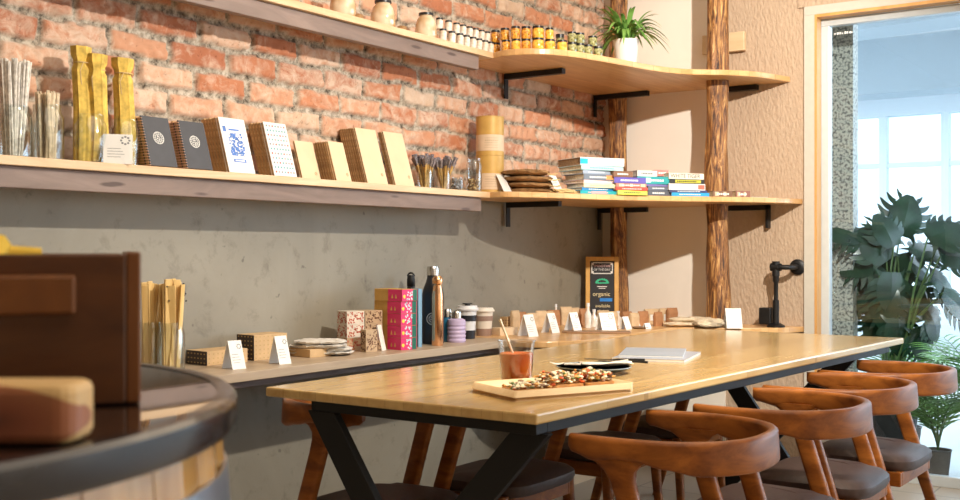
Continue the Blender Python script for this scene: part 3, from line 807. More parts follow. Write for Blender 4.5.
ns(275, 177, 122, .112, .075, 5, .175, M_wh, 'brown notebook behind the white cover with tiny motifs', 'white notebook with rows of tiny coloured motifs', logo=dots_art, grp='notebooks behind the patterned one')
ns(303, 178.5, 139, .098, .010, 1, .125, M_cream, '', 'plain tan notebook squeezed behind the patterned white one', logo=corner_mark)
ns(337, 181, 141, .085, .075, 6, .175, M_cream, 'brown notebook behind the small tan cover', 'small plain tan notebook in front of a dark row', logo=corner_mark, kraftd=True, grp='small brown notebooks behind the tan one')
ns(368, 183.5, 127, .125, .085, 8, .175, M_cream, 'brown notebook behind the tall left cream cover', 'large plain cream notebook left of the last one', logo=corner_mark, kraftd=True, grp='tall brown notebooks behind the cream one')
ns(396, 185, 130, .125, .030, 3, .170, M_cream, 'brown notebook behind the rightmost cream cover', 'large plain cream notebook at the right end of the row', logo=corner_mark, kraftd=True, grp='brown notebooks behind the last one')

# pencil jars
M_pen = plain('gold_pencil', (.60, .38, .12), .4, 0, .2, 60); M_foil = plain('silver_glitter_cap', (.36, .34, .40), .25, .5, .6, 260)
def pen_jar(u, X, r, hj, h, n, lab, seed, spread):
    n = int(n * 2.1)
    y = yx(u, X); t = thing('pencil_jar', lab, 'jar', (X, y, ZM), 0, 'small glasses of pencils')
    B().lathe(jar_body(r, hj, .98)).build('jar', M_glass, t, smooth=True)
    b, c, rr = B(), B(), random.Random(seed)
    for i in range(n):
        a = rr.random() * 2 * pi; q0 = r * .5 * rr.random(); q1 = r * .6 + spread * rr.random(); hh = h * rr.uniform(.82, 1)
        p0, p1 = Vector((q0 * cos(a), q0 * sin(a), .008)), Vector((q1 * cos(a), q1 * sin(a), hh))
        b.tube([p0, p0.lerp(p1, .72)], .0030, 6); c.tube([p0.lerp(p1, .72), p0.lerp(p1, .8), p1], lambda f: .0034 + .0045 * f, 7)
    b.build('pencils', M_pen, t, smooth=True); c.build('pencil_tops', M_foil, t, smooth=True)
pen_jar(425, .12, .034, .085, .150, 18, 'glass of pencils with dark glittering tops beside the cream notebook', 3, .045)
pen_jar(443, .12, .034, .085, .150, 18, 'glass of pencils with dark glittering tops, the right glass', 4, .045)
def jar_with(u, X, r, h, lab, mat, hc, name='glass_jar', lumps=26, z=ZM, lid=None, neck=.82, seed=0):
    y = yx(u, X); t = thing(name, lab, 'jar', (X, y, z))
    B().lathe(jar_body(r, h, neck)).build('jar', M_glass, t, smooth=True)
    b = B(); random.seed(seed + 40)
    for i in range(lumps):
        a = random.random() * 2 * pi; q = sqrt(random.random()) * (r - .010)
        b.lump((q * cos(a), q * sin(a), .010 + random.random() * hc), (.008, .008, .008))
    b.build('contents', mat, t, smooth=True)
    if lid: B().lathe([(0, h), (r * neck + .002, h), (r * neck + .002, h + .012), (0, h + .013)], seg=20).build('lid', lid, t, smooth=True)
    return t
jar_with(457, .155, .030, .060, 'low glass pot of grey pebbly sweets by the tall jar', plain('grey_beads', (.33, .33, .38), .4, 0, .4, 120), .04)
jar_with(474, .165, .036, .150, 'tall square shouldered glass jar beside the canisters', plain('amber_chips', (.55, .36, .16), .5, 0, .4, 100), .045, neck=.86)
# canisters stacked
M_can = plain('mustard_canister', (.60, .37, .10), .45, .1, .05, 20); M_lab = plain('beige_label', (.72, .56, .40), .6, 0, .03)
xc = .125; yc = yx(490, xc); ph = px(xc, yc)
for k_, lab in enumerate(('mustard paper canister standing on the shelf under another', 'mustard paper canister stacked on top of the other one')):
    z = ZM + k_ * .178
    t = thing('canister', lab, 'canister', (xc, yc, z)); R_ = .0645
    B().lathe([(0, 0), (R_, 0), (R_, .176), (0, .176)], seg=40).build('body', M_can, t, smooth=True)
    B().lathe([(R_ + .0004, .018), (R_ + .0010, .018), (R_ + .0010, .092), (R_ + .0004, .092)], seg=40).build('label', M_lab, t, smooth=True)
    B().lathe([(R_ + .0004, .1745), (R_ + .002, .1755), (R_ + .002, .178), (0, .178)], seg=40).build('lid', M_can, t, smooth=True)
    q = B()
    for i in range(5): 
        for j in range(7):
            a = radians(-75 + j * 8 + (i % 2) * 2); rr_ = R_ + .0014
            q.cbox((rr_ * cos(a), rr_ * sin(a), .032 + i * .011), (.0006, .0055, .0022 + .002 * (i == 3)), a)
    q.build('printed_text', plain('tan_ink', (.50, .36, .22), .7), t)
x = .19; card(x, yx(500, x), ZM, .056, .085, radians(-6), 'white folded card in front of the mustard canisters', .05, M_card)
# brown cloth pouches
M_pouch = plain('brown_cloth', (.30, .16, .06), .85, 0, .2, 40)
def pouch(x, y, z, L, w, h, rz, mat, lab, name='cloth_pouch', cat='pouch', grp=None, seed=1):
    t = thing(name, lab, cat, (x, y, z), rz, grp); rings = []
    n = 20
    for j in range(n + 1):
        f = j / n; yy = (f - .5) * L; e = 1 - abs(2 * f - 1) ** 4
        ring = []
        for i in range(28):
            a = 2 * pi * i / 28
            cx, cz = math.copysign(abs(cos(a)) ** .6, cos(a)), math.copysign(abs(sin(a)) ** .7, sin(a))
            nn = noise.noise(Vector((cos(a) * 1.5, sin(a) * 3 + f * 5, seed * 3.7))) + .7 * noise.noise(Vector((cos(a) * 5, sin(a) * 6, f * 11 + seed)))
            ring.append((w / 2 * cx * (.55 + .45 * e) + .012 * nn, yy, h / 2 + (h / 2 * cz * (.35 + .65 * e)) + .006 * nn * e))
        zmin = min(p[2] for p in ring)
        rings.append(ring)
    zm = min(p[2] for r in rings for p in r)
    rings = [[(a, b_, c_ - zm) for a, b_, c_ in r] for r in rings]
    B().skin(rings).build('body', mat, t, smooth=True)
    return t
xs = .25
for i in range(4):
    xx = .24 + .01 * i; yy = yx(530 - i * 1.5, xx)
    t = pouch(xx, yy, ZM + .026 * i, .26 - .015 * i, .17, .027, radians(-28 + i * 4), M_pouch, ['brown cloth pouch at the bottom of the small pile', 'brown cloth pouch second from the bottom of the pile', 'brown cloth pouch second from the top of the pile', 'brown cloth pouch on top of the pile'][i], seed=i)
    q = B(); q.tube([(.05, .10, .012), (.09, .12, .016), (.10, .09, .010), (.085, .06, .012)], .0022, 5); q.build('drawstring', M_rope, t, smooth=True)
x = .34; card(x, yx(552, x), ZM, .056, .088, radians(-6), 'white folded card between the pouches and the books', .05, M_cream)
x = .44; y = yx(568, x)
q = B()
for k in range(4):
    rr = random.Random(k); q.tube([(x + .03 * cos(a * 1.0 + k) - .01 * k, y + .035 * sin(a * 1.3 + k), ZM + .006 + .004 * k + .003 * sin(a * 3)) for a in [i * .5 for i in range(14)]], .0035, 6)
tag(q.build('jute_cord', M_rope, smooth=True), 'small coil of jute cord beside the tall book stack', 'cord')

# ---- books
def bookmat(c):
    nm = 'cover_%02d%02d%02d' % tuple(int(v * 99) for v in c); return plain(nm, c, .45, 0, .03)
M_pagew = plain('book_pages', (.70, .62, .48), .85, 0, .12, 120); M_paged = plain('old_pages', (.34, .22, .12), .85, 0, .2, 120)
def book(x, y, z, L, D, T, rz, col, lab, grp, accent=None, old=False, word=None, wcol=None):
    """spine along local y facing local +x; origin = lower spine corner at -y end"""
    t = thing('book', lab, 'book', (x, y, z), rz, grp); c = min(.0022, T * .14)
    B().box(-D, 0, 0, L, 0, c).box(-D, 0, 0, L, T - c, T).box(-c, 0, 0, L, c, T - c).build('cover', bookmat(col), t, bevel=.0006)
    B().box(-D + .003, -c, .003, L - .003, c, T - c).build('pages', M_paged if old else M_pagew, t)
    if accent:
        q = B()
        for a, b_ in accent[1]: q.box(.0001, .0007, L * a, L * b_, T * .16, T * .84)
        q.build('spine_panel', bookmat(accent[0]), t)
    if word:
        R = Matrix(((0, 0, 1, 0), (1, 0, 0, 0), (0, 1, 0, 0), (0, 0, 0, 1)))
        text_mesh(word, T * .95, 'spine_title', bookmat(wcol or (.05, .05, .05)), t, Matrix.Translation((.0008, L * .47, T * .5)) @ R)
    elif T > .012:
        q = B(); rr = random.Random(int(T * 1e5) + int(L * 1e4)); yy = .2 * L
        while yy < .75 * L: 
            w_ = rr.uniform(.004, .011); q.box(.0002, .0008, yy, yy + w_, T * .36, T * .62); yy += w_ + .003
        q.build('spine_marks', bookmat(wcol or (.85, .85, .82)), t)
    return t
def stack(u, X, rz, layers, grp):
    x, y = X, yx(u, X); z = ZM + .0003; R = Matrix.Rotation(radians(rz), 3, 'Z'); d = dep(x, y)
    for (v0, v1, u0, u1, D, col, lab, kw) in layers:       # bottom first
        T = (v1 - v0) * d / F; L = (u1 - u0) * d / F * kw.pop('k', 1.22); o_ = (u0 - u) * d / F * 1.0
        j = R @ Vector((-.004 * random.random(), o_, 0)); dr = kw.pop('dr', random.uniform(-3, 3))
        book(x + j.x, y + j.y, z, L, D, T, radians(rz + dr), col, lab, grp, **kw); z += T + .0002
G = 'books stacked on the middle corner shelf'
stack(584, .49, -24, [
    (190.5, 194, 580, 617, .17, (.02, .36, .42), 'teal book with pink panel at the base of the tallest stack', dict(accent=((.85, .35, .38), [(.3, .7)]), wcol=(.8, .4, .4))),
    (187.5, 190.5, 582, 618, .17, (.03, .22, .50), 'blue book second from the base of the tallest stack', {}),
    (183, 187.5, 584, 616, .15, (.82, .72, .45), 'cream yellow book in the lower half of the tallest stack', dict(wcol=(.5, .45, .3))),
    (180, 183, 584, 616, .16, (.86, .62, .62), 'thin pale pink book in the tallest stack', {}),
    (174, 180, 584, 614, .16, (.16, .19, .24), 'slate grey book with orange patch in the tallest stack', dict(accent=((.85, .32, .10), [(.75, .98)]))),
    (170, 174, 583, 612, .16, (.32, .38, .48), 'blue grey book third from the top of the tallest stack', {}),
    (165, 169.5, 581, 623, .20, (.42, .66, .68), 'pale teal book second from the top of the tallest stack', dict(wcol=(.2, .4, .45))),
    (156.5, 164.5, 580, 623, .21, (.74, .78, .80), 'large white and cyan book topping the tallest stack', dict(old=True, accent=((.02, .42, .68), [(.0, .17)]), wcol=(.55, .6, .65), dr=-5)),
], G)
stack(618, .585, -30, [
    (190.5, 195, 618, 647, .12, (.62, .68, .10), 'lime green book at the base of the second stack', dict(wcol=(.1, .12, .05))),
    (187.5, 190.5, 616, 646, .12, (.80, .08, .06), 'red book second from the base of the second stack', {}),
    (183.5, 187.5, 616, 645, .12, (.42, .20, .16), 'patterned maroon book in the second stack', dict(accent=((.75, .62, .4), [(.1, .25), (.45, .55), (.8, .95)]))),
    (177, 183, 614, 645, .13, (.13, .10, .42), 'purple blue book near the top of the second stack', {}),
    (170, 176, 613, 632, .12, (.22, .11, .06), 'dark brown book on top of the second stack', dict(old=True)),
], G)
stack(649, .66, -34, [
    (189.5, 195, 648, 669, .11, (.10, .11, .14), 'black book at the base of the third stack', {}),
    (185.5, 189.5, 648, 669, .11, (.13, .15, .20), 'dark slate book second from the base of the third stack', {}),
    (183.5, 185.5, 646, 668, .12, (.20, .16, .42), 'thin violet book in the middle of the third stack', {}),
    (176, 183.5, 636, 667, .12, (.03, .33, .36), 'teal book with pale panel in the third stack', dict(accent=((.45, .70, .70), [(.25, .4)]))),
    (170, 176, 636, 655, .11, (.72, .70, .64), 'white book with grey lettering topping the third stack at left', dict(wcol=(.2, .2, .2))),
], G)
x = .66; y = yx(656, x)
book(x, y, zv(176, x, y), .07, .10, .030, radians(-34), (.75, .22, .20), 'short coral red book topping the third stack at right', G)
stack(671, .735, -36, [
    (192.5, 196, 672, 711, .12, (.03, .35, .72), 'bright blue book at the base of the rightmost stack', dict(k=1.08)),
    (190, 192.5, 670, 709, .12, (.05, .06, .16), 'dark navy book second from the base of the rightmost stack', dict(k=1.08)),
    (183.5, 190, 669, 708, .12, (.76, .74, .74), 'white and red book in the rightmost stack', dict(accent=((.80, .15, .10), [(.80, .98)]), wcol=(.4, .5, .7), k=1.08)),
    (178.5, 183, 670, 707, .12, (.03, .03, .03), 'black book with olive lettering in the rightmost stack', dict(accent=((.50, .48, .05), [(.15, .9)]), wcol=(.02, .02, .02), k=1.08)),
    (172, 178, 669, 707, .12, (.80, .74, .62), 'cream book lettered WHITE TIGER topping the rightmost stack', dict(word='WHITE TIGER', k=1.08)),
], G)
for (u0, w_, T, X, col, lab) in ((713, .10, .030, .86, (.20, .11, .07), 'small brown patterned booklet pile beside the tree post'), (736, .075, .033, .93, (.26, .12, .10), 'small dark red booklet near the shelf end'), (751, .09, .008, .96, (.45, .42, .40), 'thin grey leaflet lying at the shelf end')):
    y = yx(u0, X); book(X, y, ZM + .0003, w_, .07, T, radians(-45), col, lab, None, accent=((.62, .5, .35), [(.1, .3), (.55, .7)]) if T > .02 else None)

# ------------------------------------------------------------------ top shelf jars
M_blk = plain('black_lid', (.015, .014, .016), .35)
def small_jar(r, h, mat, lab, grp, name='preserve_jar'):
    t = thing(name, lab, 'jar', (0, 0, 0), 0, grp)
    B().lathe([(0, .001), (r * .86, 0), (r, h * .10), (r, h * .72), (r * .84, h * .82), (r * .84, h * .84), (0, h * .84)], seg=16).build('glass', mat, t, smooth=True)
    B().lathe([(0, h * .84), (r * .92, h * .84), (r * .92, h), (0, h)], seg=16).build('lid', M_blk, t, smooth=True)
    return t
def jarmat(name, c1, c2, sc=120):
    k = N(name); v = k.coord(); n = k.n('ShaderNodeTexNoise', i_Scale=sc, i_Detail=3.0); k.l(v, n.inputs['Vector'])
    k.l(k.ramp(n.outputs['Fac'], [(.38, c1), (.6, c2)]), k.b.inputs['Base Color']); k.b.inputs['Roughness'].default_value = .08
    k.b.inputs['Coat Weight'].default_value = 1; return k.m
M_hon = jarmat('amber_preserve', (.42, .13, .015), (.85, .42, .05)); M_olive = jarmat('herb_preserve', (.10, .10, .03), (.36, .34, .14)); M_salt = jarmat('pale_salt', (.62, .50, .38), (.86, .80, .72), 40)
M_hon2 = jarmat('bright_honey', (.75, .30, .03), (.95, .58, .08), 60)
_ce = sorted((480 + F * ((x_ - CX) * C_ + y_ * S_) / dep(x_, y_), x_) for x_, y_ in smooth_curve(up_c, 10))
def edge(u, r):
    X = min((abs(a - u), b_) for a, b_ in _ce)[1]
    return max(.19, X - r * 1.35)
hx = [(u, edge(u, .0215)) for u in (496, 506, 516, 526, 538, 550, 562)]
jr, jh = .0215, .050
protoH = None
def row(list_, z, mat, r, h, lab, grp, name='preserve_jar', big=()):
    pr = small_jar(r, h, mat, lab, grp, name); first = True; n_ = len(list_)
    if n_ > 1: pr['label'] = lab + ', ' + ORD[1] + ' from the left'
    for i, (u, X) in enumerate(list_):
        if first: pr.location = (X, yx(u, X), z); first = False
        else: dup(pr, (X, yx(u, X), z), None, lab + ', ' + (ORD[i + 1] + ' from the left' if n_ > 2 else 'the right one'))
row([hx[0], hx[1], hx[3]], ZU, M_hon, jr, jh, 'dark orange preserve jar with black lid, lower tier at left', 'dark orange jars, lower tier')
row([hx[2]], ZU, M_hon2, jr, jh, 'bright orange preserve jar standing among the darker lower tier', None)
row([hx[4]], ZU, M_hon2, .0275, jh + .004, 'largest honey jar of the lower tier below the highest jar', None)
row([hx[5], hx[6]], ZU, M_hon2, .024, jh, 'bright honey jar at the right end of the lower tier', 'bright honey jars, lower right')
row([(u, edge(u, .0215)) for u in (495.5, 505, 515.5, 526)], ZU + jh, M_hon, jr, jh + .006, 'dark orange preserve jar with black lid, upper tier', 'dark orange jars, upper tier')
row([(538, edge(538, .0275))], ZU + jh + .004, M_hon2, .0275, jh + .006, 'largest honey jar of the upper tier', None)
row([(549.5, edge(549.5, .024))], ZU + jh, M_hon2, .019, jh + .002, 'bright honey jar at the right end of the upper tier', None)
row([(u, edge(u, .028)) for u in (572, 580, 588, 598)], ZU, M_olive, .0225, .050, 'green herb jar with black lid in the lower tier', 'green herb jars, lower tier')
row([(572, edge(572, .028)), (580, edge(580, .028)), (592.5, edge(590, .03))], ZU + .050, M_olive, .0215, .048, 'green herb jar with black lid in the upper tier', 'green herb jars, upper tier')
row([(560, edge(560, .075))], ZU, M_olive, .021, .105, 'tall green herb jar right behind the honey jars', None)
us = [443, 452, 460, 466.5, 473, 479, 485, 490.5]
row([(u, .200 - .0 * i) for i, u in enumerate(us)], ZU, M_salt, .0165, .050, 'little white salt vial with black lid, lower tier', 'salt vials, lower tier', 'salt_vial')
row([(u - 3.5, .188) for u in us], ZU + .0502, M_salt, .0160, .046, 'little white salt vial with black lid, upper tier', 'salt vials, upper tier', 'salt_vial')
# big storage jars
M_ceram = jarmat('tan_stoneware', (.50, .30, .13), (.80, .66, .48), 9)
for i, (u, w_, lab) in enumerate(((343, .05, 'stoneware storage jar at the left, cut by the picture top'), (383, .05, 'stoneware storage jar in the middle of the three'), (426, .046, 'stoneware storage jar with dark lid beside the salt vials'))):
    X = .165; y = yx(u, X); t = thing('storage_jar', lab, 'jar', (X, y, ZU))
    B().lathe([(0, 0), (w_ * .86, 0), (w_, .012), (w_ * 1.0, .05), (w_ * .86, .078), (w_ * .62, .092), (w_ * .60, .098), (0, .098)], seg=28).build('body', M_ceram, t, smooth=True)
    B().lathe([(0, .098), (w_ * .68, .098), (w_ * .68, .108), (0, .110)], seg=28).build('lid', M_blk, t, smooth=True)
for u, lab in ((358, 'tiny round kraft tin between the left stoneware jars'), (402, 'tiny round kraft tin left of the jar with the dark lid')):
    X = .17; tag(B().lathe([(0, 0), (.022, 0), (.022, .020), (.018, .024), (0, .024)]).build('tin', M_kraftd, smooth=True, loc=(X, yx(u, X), ZU)), lab, 'tin')
# potted spider plant
X = edge(626, .05); y = yx(626, X)
pp = thing('potted_plant', 'arching green spider plant in white pot on the top shelf', 'plant', (X, y, ZU))
B().lathe([(0, 0), (.048, 0), (.051, .004), (.062, .115), (.064, .120), (.059, .120), (.056, .104), (0, .104)], seg=36).build('pot', plain('white_ceramic', (.80, .78, .74), .25, 0, .01), pp, smooth=True)
def blade(b, p0, az, L, w, rise, droop, seed, n=9):
    vs = []; d = Vector((cos(az), sin(az), 0)); side = Vector((-sin(az), cos(az), 0))
    for i in range(n + 1):
        f = i / n; r = L * (f * .62 + .25 * f * f) ; z = rise * L * (f - droop * f * f)
        c = Vector(p0) + d * r + Vector((0, 0, z)); ww = w * (sin(pi * min(1, f * .92 + .08)) ** .7) * (1 if i < n else .05)
        k = .3 * ww
        vs += [c - side * ww + Vector((0, 0, k)), c, c + side * ww + Vector((0, 0, k))]
    b.add(vs, [f_ for i in range(n) for f_ in ((3 * i, 3 * i + 1, 3 * i + 4, 3 * i + 3), (3 * i + 1, 3 * i + 2, 3 * i + 5, 3 * i + 4))])
b = B(); rr = random.Random(11)
for i in range(80):
    az = i * 2.399; L = rr.uniform(.19, .33)
    up = rr.random()
    blade(b, (.02 * cos(az), .02 * sin(az), .10), az, L * (.45 + .4 * (1 - up)), rr.uniform(.008, .0125), 1.0 + 1.2 * up, .45 + .75 * (1 - up), i)
b.build('foliage', leafmat('spider_leaf', (.07, .20, .03), (.24, .42, .10)), pp, smooth=True)
B().lathe([(0, .101), (.056, .104), (0, .107)], seg=20).build('soil', plain('soil', (.05, .03, .02), .9), pp)
# ------------------------------------------------------------------ things on the wall bench
def bon(u, v):
    # a spot on the counter under pixel (u, v), kept clear of both walls
    x, y = on(u, v, ZB)
    if x < .07: x, y = .07, yx(u, .07)
    if y > 5.34: x, y = xy(u, 5.34), 5.34
    return x, y
# jars of wooden combs and brushes
M_bam = wood('bamboo_stick', (.84, .60, .26), (.64, .40, .13), (30, 30, 3), .45)
def stick_jar(u, X, lab, seed, h, r=.043, hj=.165):
    y = yx(u, X); t = thing('stick_jar', lab, 'jar', (X, y, ZB), 0, None)
    B().lathe(jar_body(r, hj, .88)).build('jar', M_glass, t, smooth=True)
    rr = random.Random(seed); q = B()
    for i in range(15):
        a = i * 2.4; q0 = r * (.25 + .4 * (i % 3) / 2); w_ = .011
        M = Matrix.Translation((q0 * cos(a) * .8, q0 * sin(a) * .8, .006)) @ Matrix.Rotation(rr.uniform(-.09, .09), 4, 'X') @ Matrix.Rotation(rr.uniform(-.09, .09), 4, 'Y') @ Matrix.Rotation(rr.uniform(-1, 1), 4, 'Z')
        hh = h * rr.uniform(.93, 1.0); q.box(-.0025, .0025, -w_, w_, 0, hh, M)
    q.build('wooden_sticks', M_bam, t, bevel=.001)
    return t
stick_jar(150, .18, 'glass jar of flat wooden sticks half behind the dark box', 1, .29)
t = stick_jar(171, .25, 'glass jar of wooden brushes with dotted heads by the black carton', 2, .295)
q = B(); rr = random.Random(3)
for i in range(26): q.lump((.022 + rr.uniform(-.003, .003), rr.uniform(-.035, .04), rr.uniform(.225, .285)), (.003, .003, .003))
q.build('bristles', M_blk, t)
def carton(u, v, w, d, h, rz, mats, lab, art=None, z=ZB, lid=True, grp=None, name='carton', pos=None):
    x, y = pos or on(u, v, ZB)
    t = thing(name, lab, 'box', (x, y, z + .0003), radians(rz), grp)
    o = B().box(-d, 0, 0, w, 0, h).build('body', mats[0], t, bevel=.0008)
    if art:
        q = B(); rr = random.Random(int(u))
        if art == 'end':
            B().box(-d, .001, -.0012, -.0001, .001, h - .001).build('end_panel', M_dk, t)
            for i in range(int(d / .018)):
                for j in range(max(1, int(h / .015))):
                    q.box(-.016 - i * .018, -.009 - i * .018, -.0018, -.0012, .006 + j * .015, .010 + j * .015)
            for i in range(int(w / .018)):
                for j in range(max(1, int(h / .015))):
                    q.box(.0001, .0005, .007 + i * .018, .011 + i * .018, .006 + j * .015, .010 + j * .015)
        if art == 'grid':
            for i in range(int(w / .016)):
                for j in range(max(1, int(h / .013))):
                    q.box(.0001, .0005, .005 + i * .016, .013 + i * .016, .004 + j * .013, .009 + j * .013)
            for i in range(int(d / .016)):
                for j in range(max(1, int(h / .013))):
                    q.box(-.013 - i * .016, -.005 - i * .016, -.0005, -.0001, .004 + j * .013, .009 + j * .013)
        if art == 'floral':
            for i in range(55):
                s = rr.uniform(.003, .006); q.cbox((.0003, rr.uniform(.004, w - .004), rr.uniform(.004, h - .004)), (.0005, s, s), M=Matrix.Rotation(rr.random() * 3, 4, 'X'))
                q.cbox((-rr.uniform(.004, d - .004), -.0003, rr.uniform(.004, h - .004)), (s, .0005, s), M=Matrix.Rotation(rr.random() * 3, 4, 'Y'))
        q.build('printed_pattern', mats[1], t)
    return t
M_dk = plain('black_carton', (.045, .030, .028), .5); M_gold = plain('gold_print', (.50, .33, .12), .4, .3); M_tanc = plain('tan_carton', (.62, .42, .22), .7)
M_brn = plain('brown_print', (.28, .13, .05), .6)
carton(207, 366, .17, .115, .048, -5, (M_tanc, M_gold), 'low tan carton with black gold dotted end beside the brush jar', 'end')
card(*bon(234, 368.5), ZB, .052, .092, radians(-8), 'white folded card beside the jars of wooden brushes', .030, M_card, True)
carton(254, 361, .15, .095, .090, -5, (M_tanc, M_gold), 'tall tan carton with black gold dotted end between two white cards', 'end')
card(*bon(280, 363.5), ZB, .050, .095, radians(-8), 'white folded card left of the folded white cloths', .030, M_card, True)
carton(310, 358, .10, .13, .030, -8, (M_tanc, M_brn), 'flat tan box lying beside the folded white cloths', None)
# folded white cloths / envelopes
M_cl = plain('white_cloth', (.72, .68, .62), .85, 0, .06, 20)
x0, y0 = bon(325, 355)
for i in range(4):
    pouch(x0 - .03 + .006 * i, y0 + .012 * (i % 2) - .008 * i, ZB + .0005 + .0135 * i, .25 - .02 * i, .16, .013, radians(-58 + i * 5), M_cl, ['folded white cloth at the bottom of the pile', 'folded white cloth second from the bottom', 'folded white cloth second from the top', 'folded white cloth on top of the pile'][i], 'folded_cloth', 'cloth', seed=10 + i)
# patterned soap cartons
M_fl = plain('floral_carton', (.56, .40, .25), .7, 0, .1, 30); M_flw = plain('white_floral_carton', (.74, .66, .56), .7, 0, .1, 30); M_redp = plain('berry_print', (.50, .10, .05), .6); M_darkp = plain('umber_print', (.16, .07, .035), .6)
x0, y0 = bon(347, 351.5); dd = dep(x0, y0) / F
rz = -18; R = Matrix.Rotation(radians(rz), 3, 'Z'); hb = 13.2 * dd
labs = [('floral carton at the lower left of the stack', M_fl, M_redp), ('pale floral carton in the middle left of the stack', M_flw, M_redp), ('pale berry print carton on top of the left stack', M_flw, M_redp), ('floral carton at the lower right of the stack', M_fl, M_darkp), ('dark floral carton in the middle right of the stack', M_fl, M_darkp), ('floral carton on top of the right stack', M_fl, M_darkp)]
for i, (lab, a, b_) in enumerate(labs):
    cidx, r_ = i // 3, i % 3; j = R @ Vector((0, (0 if cidx == 0 else .082), 0))
    carton(0, 0, .078, .075, hb, rz, (a, b_), lab, 'floral', z=ZB + r_ * (hb + .0004), pos=(x0 + j.x, y0 + j.y), name='soap_carton')
carton(366, 352.5, .055, .035, .085, -12, (M_fl, M_darkp), 'upright floral carton in front of the stacked kraft boxes', 'floral', name='soap_carton')
card(*bon(379, 350), ZB, .022, .098, radians(-10), 'narrow lavender white card leaning beside the pink boxes', .03, plain('lavender_card', (.62, .62, .74), .5, 0, .02))
# pink boxes
M_pk = plain('magenta_panel', (.72, .03, .16), .5, 0, .04); M_kbox = plain('ochre_kraft', (.58, .34, .09), .7, 0, .04); M_gd = plain('gold_figure', (.75, .50, .14), .4, .3)
M_c1, M_c2, M_c3 = plain('yellow_print', (.78, .75, .08), .6), plain('pale_blue_print', (.62, .80, .85), .6), plain('dark_green_print', (.01, .14, .09), .6)
x0, y0 = bon(401, 350.5); dd = dep(x0, y0) / F; rz = -8; R = Matrix.Rotation(radians(rz), 3, 'Z'); hb = 12.1 * dd
plabs = ['magenta and kraft tea box at the bottom of the tower', 'magenta and kraft tea box second from the bottom', 'magenta and kraft tea box in the middle of the tower', 'magenta and kraft tea box second from the top', 'magenta and kraft tea box on top of the tower']
for i, lab in enumerate(plabs):
    w_, d_ = 16 * dd / .74, .155
    x1 = x0 + (.006 if i == 4 else .0); 
    t = thing('tea_box', lab, 'box', (x1, y0, ZB + .0003 + i * (hb + .0004)), radians(rz + (2 if i == 4 else 0)))
    B().box(-d_, 0, 0, w_, 0, hb).build('body', M_kbox, t, bevel=.0008)
    q = B(); q.box(.0001, .0006, 0, w_, .0005, hb - .0005); q.box(-d_ * .50, 0.0004, -.0006, -.0001, .0005, hb - .0005)
    q.build('wrapper', M_pk, t)
    q = B()
    for s in (-.35, -.22):
        M = Matrix.Translation((s * d_, -.0008, hb * .25)); q.prism([(-.005, 0), (.005, 0), (0, .016)], -.0003, .0003, M @ Matrix.Rotation(radians(90), 4, 'X'))
    q.build('figures', M_gd, t)
    q = B(); q.lump((.001, w_ * .13, hb * .4), (.0008, .008, .008)); q.build('yellow_motif', M_c1, t)
    q = B(); rr = random.Random(i)
    for k_ in range(16): q.cbox((.0009, w_ * rr.uniform(.26, .68), hb * rr.uniform(.1, .9)), (.0006, .006, .006), M=Matrix.Rotation(rr.random(), 4, 'X'))
    q.build('flower_motif', M_c2, t)
    B().box(.0002, .0010, w_ * .70, w_ * .97, .001, hb - .001).build('green_panel', M_c3, t)
x, y = bon(418, 347)
t = thing('book', 'pale blue upright book between the tea boxes and the black bottle', 'book', (x, y, ZB), radians(-40))
hh = zv(289, x, y) - ZB
B().box(-.14, 0, 0, .003, 0, hh).box(-.14, 0, .014, .017, 0, hh).box(-.002, 0, 0, .017, 0, hh).build('cover', plain('sky_cover', (.25, .48, .72), .5, 0, .03), t, bevel=.0006)
B().box(-.137, -.003, .003, .014, .003, hh - .003).build('pages', M_pagew, t)
# bottles
def bottle(u, v, vt, wpx, lab, prof, body, cap, capz, grp=None, name='bottle', extra=None, X=None):
    x, y = bon(u, v); d = dep(x, y) / F; H = (v - vt) * d; r = wpx * d / 2
    t = thing(name, lab, 'bottle', (x, y, ZB), YAW, grp)
    P = [(a * r, b_ * H) for a, b_ in prof]
    lo = [p for p in P if p[1] <= capz * H + 1e-6]
    B().lathe([(0, 0)] + lo + [(0, lo[-1][1])], seg=40).build('body', body, t, smooth=True)
    hi = [p for p in P if p[1] >= capz * H - 1e-6]
    B().lathe([(0, hi[0][1] + .0003)] + [(a * 1.02, b_ + .0003) for a, b_ in hi] + [(0, hi[-1][1])], seg=32).build('cap', cap, t, smooth=True)
    return t, r, H
SW = [(.93, 0), (1, .015), (1, .60), (.97, .66), (.84, .73), (.64, .80), (.55, .85), (.53, .885), (.56, .885), (.56, .97), (.50, 1.0)]
M_bb = plain('matt_black_bottle', (.018, .019, .024), .42, 0, .05); M_st = plain('brushed_steel', (.62, .60, .57), .25, 1, .05)
t, r, H = bottle(433, 343.5, 266.5, 22, 'tall matt black flask with steel cap and round white seal', SW, M_bb, M_st, .885)
seal(t, Matrix.Translation((.0, -r - .0012, H * .33)) @ Matrix.Rotation(radians(-90 + 14), 4, 'Z'), .1, .1, M_ww, r * .55, 0)
M_cop = plain('polished_copper', (.88, .50, .27), .22, 1, .05, 6)
CP = [(.95, 0), (1, .01), (1, .66), (.96, .74), (.78, .83), (.70, .87), (.72, .875), (.86, .885), (.92, .92), (.92, .96), (.6, 1.0)]
bottle(437.5, 345.5, 276, 11.5, 'slender polished copper bottle in front of the black flask', CP, M_cop, M_cop, .875)
BB = [(.95, 0), (1, .02), (1, .66), (.9, .74), (.6, .80), (.58, .83), (.62, .835), (.62, .93), (.5, 1.0)]
t, r, H = bottle(411, 341, 275, 13, 'black sports bottle with loop lid behind the tea boxes', BB, M_bb, M_iron, .83)
